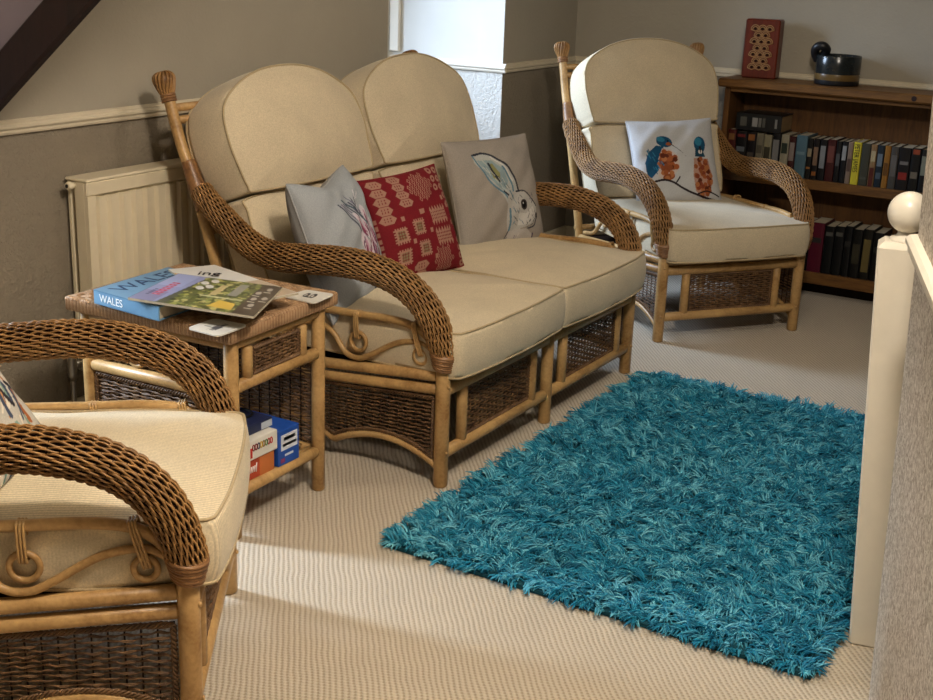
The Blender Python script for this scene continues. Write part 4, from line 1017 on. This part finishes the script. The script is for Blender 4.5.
for k, cc in enumerate(('7A2A2A', '7A2A2A', '3A3A5A', 'C0A040', '8A6A30', '4A7A50', '9A2A2A', 'B03030')):
    mb = MB(); yy = .000+.0100*k; A_ = np.linspace(0, 2*PI, 14, endpoint=False)
    mb.tube([(s2[0]/2+.0008, yy-.02+.0042*math.cos(q), .033+.008*math.sin(q)) for q in A_], .0016, 5, closed=True); build('ring_mark', mb, plain('ink_'+cc, cc, .4), g2)
g3, s3 = game('game_box', 'bright blue box with a white label at the right end of the table shelf', (-2.20, 2.418, SH), (-1.985, 2.505, SH+.100), '1F4FA8')
fascia(g3, s3, [(.12, .42, .9, .86, 'D5DCE8', 'white_label'), (.2, .52, .85, .6, '2A4A98', 'label_print'), (.25, .68, .8, .78, '2A4A98', 'label_print'), (.3, .24, .7, .3, 'C8D4E8', 'label_print'), (.1, .08, .3, .2, '8A3A6A', 'label_print')])
g4, s4 = game('card_tin', 'dark navy packet with silver end lying on the white game box', (-2.13, 2.325, SH+.1108), (-2.01, 2.425, SH+.137), '20284A')
fascia(g4, s4, [(.55, .1, .98, .8, 'B8C0CC', 'silver_end')])
mb = MB(); mb.tube([(-.02+.035*math.cos(q), .01+.035*math.sin(q), s4[2]+.001) for q in np.linspace(0, 2*PI, 24, endpoint=False)], .004, 6, closed=True); build('round_emblem', mb, M['black_plastic'], g4)
g5, s5 = game('tape_dispenser', 'small light blue case resting at the left on the white game box', (-2.06, 2.268, SH+.1108), (-1.995, 2.312, SH+.145), '3C8CB0')
fascia(g5, s5, [(.2, .2, .75, .7, '1A2420', 'dark_window')])

# ------------------------------------------------------------------ bookcase
BX0, BX1, BF, BB = -1.985, -.55, 5.575, 5.79
def bookcase():
    t = thing('bookcase', 'low stained pine bookcase with two shelves of books against the back wall', 'bookcase', ((BX0+BX1)/2, BB, 0))
    o_ = np.array([(BX0+BX1)/2, BB, 0])
    def bx(nm, a_, b_, m='pine', bev=.003): 
        mb = MB(); mb.box(tuple(np.array(a_)-o_), tuple(np.array(b_)-o_), 0, bev); return build(nm, mb, M[m], t)
    bx('top', (BX0-.028, BF-.025, .902), (BX1+.028, YB-.022, .940), 'pine', .007)
    bx('side_panel', (BX0, BF, 0), (BX0+.026, BB, .902), 'pine_v'); bx('side_panel', (BX1-.026, BF, 0), (BX1, BB, .902), 'pine_v')
    bx('shelf', (BX0+.026, BF+.004, .487), (BX1-.026, BB-.008, .530)); bx('shelf', (BX0+.026, BF+.004, .066), (BX1-.026, BB-.008, .118))
    bx('top_rail', (BX0+.026, BF+.003, .882), (BX1-.026, BF+.022, .902)); bx('back_panel', (BX0+.026, BB-.008, .03), (BX1-.026, BB, .902), 'pine_v', 0)
    bx('plinth', (BX0+.026, BF+.12, 0), (BX1-.026, BF+.135, .066), 'beam')  # near-black finish paints in the shade of the gap below the shelf
    mb = MB(); mb.lathe([(.0, 0), (.013, 0), (.012, -.002), (0, -.003)], (0, 0, 0), 12)
    kn = MB(); kn.tube([(-1.155-o_[0], BF-.0265-o_[1], .921), (-1.155-o_[0], BF-.0245-o_[1], .921)], [.011, .011], 12); build('wood_knot', kn, M['beam'], t)
bookcase()
def book(x0, x1, z0, h, col, label, marks=(), depth=.15, lean=0, text=None, tc='black', y=None, group=None, top=None):
    w = x1-x0; y0 = (y if y is not None else 5.592)
    t = thing('book', label, 'book', ((x0+x1)/2, y0, z0), 0, group); r = w/2-.0004
    if lean: t.rotation_euler = (0, math.radians(lean), 0)
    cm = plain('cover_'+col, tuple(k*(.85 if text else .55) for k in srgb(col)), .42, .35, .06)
    mb = MB(); n = 6
    # rounded spine in plan, covers, extruded vertically
    pts = [(-r, depth), (-r, .004)]+[(-r*math.cos(PI*k/n), .004-.004*math.sin(PI*k/n)) for k in range(1, n)]+[(r, .004), (r, depth), (r-.0016, depth), (r-.0016, .006), (-r+.0016, .006), (-r+.0016, depth)]
    pts = np.array(pts); k = len(pts)
    V = np.vstack([np.c_[pts, np.zeros(k)], np.c_[pts, np.full(k, h)]]); i = np.arange(k); j = (i+1) % k
    mb.add(V, np.stack([i, j, j+k, i+k], 1), 0, False)
    ring = list(range(0, n+3)); inner = [k-1, k-2, k-3, k-4]
    # top & bottom caps of spine and boards
    for z_, off in ((0, 0), (h, k)):
        f = [(0, 1, k-2, k-1), (n+1, n+2, n+3, n+4)] 
        f = [(0+off, 1+off, k-2+off, k-1+off), (n+1+off, n+2+off, n+3+off, n+4+off)]
        mb.add(np.zeros((0, 3)), np.array(f)-mb.n, 0, False)
        tri = [(1+off+q, 2+off+q, n+4+off) for q in range(n)]+[(1+off, n+4+off, k-2+off)]
        mb.add(np.zeros((0, 3)), np.array(tri)-mb.n, 0, False)
    build('cover', mb, cm, t)
    pg = MB(); pg.box((-r+.0018, .0062, .002), (r-.0018, depth-.003, h-.003)); build('pages', pg, M['paper'], t)
    for (a_, b_, c) in marks:
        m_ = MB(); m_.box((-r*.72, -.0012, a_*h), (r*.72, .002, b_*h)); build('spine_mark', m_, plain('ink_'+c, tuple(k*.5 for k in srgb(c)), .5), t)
    if text:
        o = txt(text, w*.92, t, (-w*.32, -.0016, h*.96), Matrix(((0, 1, 0), (0, 0, -1), (-1, 0, 0))).to_euler(), M['ink_'+tc], 'spine_lettering', sx=.72)
    return t
def px2x(px):  # picture column at the shelf front expressed as distance along the shelf
    return np.interp(px, [732, 765, 858, 933], [-1.957, -1.80, -1.385, -1.072])
row = [(732, 740, '5A1F1B', .19, [(.75, .9, 'A07040')], 'dark red thin book at the left end of the upper shelf'),
 (740.3, 751, '16161A', .185, [(.3, .34, '9AA0A8'), (.5, .62, '7A8088'), (.86, .93, '8A3030')], 'black book with grey spine print second from the upper shelf left end'),
 (751.3, 760, '181418', .185, [(.8, .95, 'B0703C'), (.3, .5, '605850')], 'black book with an orange band near the top under the flat volume'),
 (760.3, 767.5, '8A8470', .186, [(.5, .7, '6A6456')], 'tan-grey plain book between black and cream spines under the flat volume'),
 (767.8, 776, 'A8A184', .180, [(.3, .7, '4A4636')], 'greenish cream book with dark title left of a black book on the upper shelf'),
 (776.4, 785, '141418', .192, [(.25, .85, '9A9A9A')], 'black book with long pale title between two cream books'),
 (785.4, 793.6, 'B5AE96', .190, [(.55, .8, '3A463A')], 'cream book with small dark mark left of a red-black spine'),
 (793.9, 800.5, '4A1C1A', .186, [(.4, .85, 'A89890')], 'thin dark red book left of the teal-blue book'),
 (800.9, 812, '5E8090', .195, [(.55, .62, '86A4AE')], 'wide plain teal-blue book on the upper shelf'),
 (812.4, 818, '15130F', .186, [(.55, .75, 'B0A080'), (.25, .3, 'C08040')], 'thin black book directly right of the teal-blue book'),
 (818.4, 824.4, '1A1210', .187, [(.35, .8, '9A7A60'), (.1, .2, 'B06A30')], 'black book with brown title and orange foot on the upper shelf'),
 (824.8, 831.8, '141216', .186, [(.3, .85, 'A0A4A8')], 'black book with tall silver title left of a dark red spine'),
 (832.2, 840.5, '4E1A18', .190, [(.45, .85, '8A5048')], 'dark red book midway along the upper shelf'),
 (840.9, 846, '121216', .186, [(.4, .7, '606468')], 'thin plain black book right of the midway dark red one'),
 (846.4, 851.8, '16181E', .187, [(.55, .9, 'B8BCC0')], 'slim black book with white top lettering left of a pinkish book'),
 (852.2, 857.2, 'A08A7A', .188, [(.3, .6, '705A50')], 'slim pinkish tan book left of the yellow book'),
 (857.6, 865.4, 'CFC438', .190, [], 'bright yellow book with black title on the upper shelf'),
 (866, 875, '4A4C42', .188, [(.15, .2, '6A6C62')], 'grey-green plain book right of the yellow book'),
 (875.4, 881.6, 'A0805A', .187, [(.0, .45, '6A2A20'), (.6, .85, 'D8C8A0')], 'two-tone tan and red book right of the grey-green one'),
 (882, 889, '20303E', .187, [(.5, .8, '8090A0'), (.2, .35, '5A6A7A')], 'dark blue-black book left of the orange book'),
 (889.4, 895.4, 'B07A30', .188, [(.3, .6, '7A5020')], 'orange-yellow narrow book on the upper shelf'),
 (895.8, 903.5, '55524E', .187, [(.3, .8, '7A7672')], 'mid grey book right of the orange-yellow one'),
 (904, 915.8, '1A1416', .187, [(.25, .42, 'A83028'), (.6, .68, '8A8480')], 'thick black book with a red picture on its spine'),
 (916.2, 925.6, '14120F', .190, [(.86, .97, 'B05030'), (.3, .45, '8A8070')], 'black book with an orange-red block at the top of its spine'),
 (926, 934, '101216', .187, [(.4, .85, '9AA090')], 'black book with pale green lettering at the right end of the upper shelf')]
for i, (a_, b_, c, h, mk, lb) in enumerate(row):
    x0, x1 = px2x(a_), px2x(b_)
    yel = 'yellow book' in lb and 'bright' in lb
    book(x0, x1, .5305, h*.965 if h else .18, c, lb, mk, group='books on the upper bookcase shelf', text='PETER JAMES' if yel else None)
# flat volume on top of the row
t = thing('book', 'large black hardback lying flat on top of the upper row', 'book', (-1.822, 5.60, .7165), 0, 'books on the upper bookcase shelf')
mb = MB(); mb.box((-.105, 0, 0), (.105, .165, .003), 0); mb.box((-.105, 0, .071), (.105, .165, .074), 0); mb.box((-.105, 0, .003), (.105, .003, .071), 0); build('cover', mb, plain('cover_flat', '1B1D1F', .3, .5), t)
mb = MB(); mb.box((-.102, .003, .003), (.102, .160, .071)); build('pages', mb, plain('pages_tan', '8A7250', .8), t)
for (a_, b_, c) in ((-.085, -.055, '54544E'), (-.03, -.005, '8A8A88'), (.0, .012, '6A6A66'), (.018, .03, '50504C'), (.075, .085, '7A7A78')):
    m_ = MB(); m_.box((a_, -.0008, .018), (b_, .001, .058)); build('spine_mark', m_, plain('ink_'+c, c, .5), t)
# lower shelf row
low = [(-1.945, -1.905, '1C1A1E', 'black book at the far left end of the lower shelf'), (-1.903, -1.868, '2A2422', 'dark brown book next to the lower shelf left end'), (-1.866, -1.826, '14161A', 'black volume behind the chair arm on the lower shelf'),
 (-1.824, -1.79, '3A2A20', 'brown book behind the far armchair on the lower shelf'), (-1.788, -1.745, '16181C', 'blue-black book behind the far armchair seat'), (-1.743, -1.705, '202020', 'charcoal book behind the far armchair seat'), (-1.703, -1.66, '14141A', 'tall black book behind the right arm of the far armchair'),
 (-1.658, -1.60, '18161C', 'thick black book just left of the armchair arm on the lower shelf'), (-1.598, -1.535, '121216', 'thick black book directly left of the crimson book on the lower shelf'),
 (-1.532, -1.470, '6A1430', 'crimson book on the lower shelf beside the armchair arm'), (-1.467, -1.424, '101214', 'black book directly right of the crimson book'), (-1.422, -1.380, '121416', 'black book second to the right of the crimson book'),
 (-1.378, -1.345, '0F1114', 'narrow black book left of a gold-lettered spine on the lower shelf'), (-1.343, -1.300, '131312', 'black book with faint gold lettering on the lower shelf'), (-1.298, -1.255, '151410', 'black book with long gold lettering left of the newel post'), (-1.253, -1.21, '101012', 'black book behind the newel post edge on the lower shelf')]
for i, (x0, x1, c, lb) in enumerate(low):
    mk = [(.8, .88, '6A6A66')] if i in (7, 10, 11) else ([(.15, .8, '8A7A48')] if i == 14 else ([(.3, .7, '4A4634')] if i in (13,) else [(.6, .7, '3A3A38')]))
    book(x0, x1, .1185, .215+.012*((i*7) % 5)/4, c, lb, mk, depth=.16, group='books on the lower bookcase shelf')
# ornaments on the top
def carved_box():
    t = thing('carved_panel_box', 'upright red-brown wooden block with a pierced scale pattern on the bookcase', 'ornament', (-1.875, 5.715, .9405), math.radians(6))
    mb = MB(); mb.box((-.077, -.045, 0), (.077, .045, .258), 0, .006); build('case', mb, M['redwood'], t)
    k = 0
    fr = MB(); hl = MB()
    for r_ in range(7):
        for c in range(3 if r_ % 2 == 0 else 2):
            cx = (-.032+.032*c) if r_ % 2 == 0 else (-.016+.032*c); cz = .045+.028*r_
            for s_ in (1, .62):
                A_ = np.linspace(0, PI, 9); fr.tube([(cx+.019*s_*math.cos(q), -.0465, cz+.020*s_*math.sin(q)) for q in A_], .0022, 5)
            fr.tube([(cx-.020, -.0465, cz), (cx, -.0465, cz-.007), (cx+.020, -.0465, cz)], .0022, 5)
            hl.tube([(cx, -.0452, cz+.004), (cx, -.0468, cz+.004)], [.006, .006], 8)
    build('carved_lattice', fr, M['brass_dull'], t); build('piercing', hl, M['core'], t)
M['redwood'] = wood('red_brown_hardwood', '4C1E14', '66291B', (9, 9, 1), .35); M['brass_dull'] = plain('pale_carved_wood', 'A07A4C', .5)
carved_box()
def mug():
    t = thing('mug', 'dark glazed pottery mug with a sandy band on the bookcase', 'mug', (-1.522, 5.69, .9405)); R = .096
    prof_ = [(0, 0), (R*.95, 0), (R, .006), (R, .036)]; b1 = MB(); b1.lathe([(0, .0005), (R*.95, .0005), (R*.985, .005), (R*.985, .022)], n=40); build('base', b1, M['glaze_dark'], t)
    b2 = MB(); b2.lathe([(R*.985, .022), (R, .030), (R, .042), (R*.99, .048)], n=40); build('sandy_band', b2, M['glaze_sand'], t)
    b3 = MB(); b3.lathe([(R*.99, .048), (R, .08), (R, .122), (R*.97, .126), (R*.93, .122), (R*.93, .03), (0, .03)], n=40); build('bowl', b3, M['glaze_grey'], t)
    h = MB(); hp = spline([(-R+.006, -.01, .10), (-R-.004, -.03, .135), (-R+.010, -.045, .158), (-R+.034, -.045, .162), (-R+.046, -.03, .146), (-R+.034, -.018, .128), (-R+.02, -.012, .115)], 42)
    h.tube(hp, .019, 12); build('handle', h, M['glaze_dark'], t)
M['glaze_dark'] = plain('black_glaze', '16171A', .42, .4); M['glaze_sand'] = plain('sand_glaze', '66502C', .3, .5); M['glaze_grey'] = plain('charcoal_glaze', '1E2324', .22, .5, .3, 30)
mug()

# ------------------------------------------------------------------ light
w = bpy.data.worlds.new('world'); scn.world = w; w.use_nodes = True
bg = w.node_tree.nodes['Background']; bg.inputs['Color'].default_value = (.62, .76, 1.0, 1); bg.inputs['Strength'].default_value = .45
def area(name, loc, target, sx, sy, power, col, spread=None):
    l = bpy.data.lights.new(name, 'AREA'); l.shape = 'RECTANGLE'; l.size = sx; l.size_y = sy; l.energy = power; l.color = col
    if spread: l.spread = math.radians(spread)
    o = bpy.data.objects.new(name, l); COL.objects.link(o); o.location = loc
    d = Vector(target)-Vector(loc); o.rotation_euler = d.to_track_quat('-Z', 'Y').to_euler(); return o
def point(name, loc, power, col, r=.06):
    l = bpy.data.lights.new(name, 'POINT'); l.energy = power; l.color = col; l.shadow_soft_size = r
    o = bpy.data.objects.new(name, l); COL.objects.link(o); o.location = loc; return o
area('recess_daylight', (REC-.22, RW0+.30, 1.45), (-2.25, 4.95, .65), .5, 1.0, 16, (.60, .76, 1.0), 80)
area('side_window_daylight', (XL-.22, (W2a+W2b)/2, .86), (-1.7, 2.13, .0), .16, .4, 6, (.70, .84, 1.0), 80)
WARM = (1.0, .895, .765)
point('ceiling_lamp', (-.9, 3.2, 2.4), 24, WARM, .2)
point('landing_lamp', (-.35, 1.45, 2.45), 118, WARM, .12)
scn.view_settings.view_transform = 'Standard'; scn.view_settings.look = 'None'; scn.view_settings.gamma = 1; scn.view_settings.exposure = .26
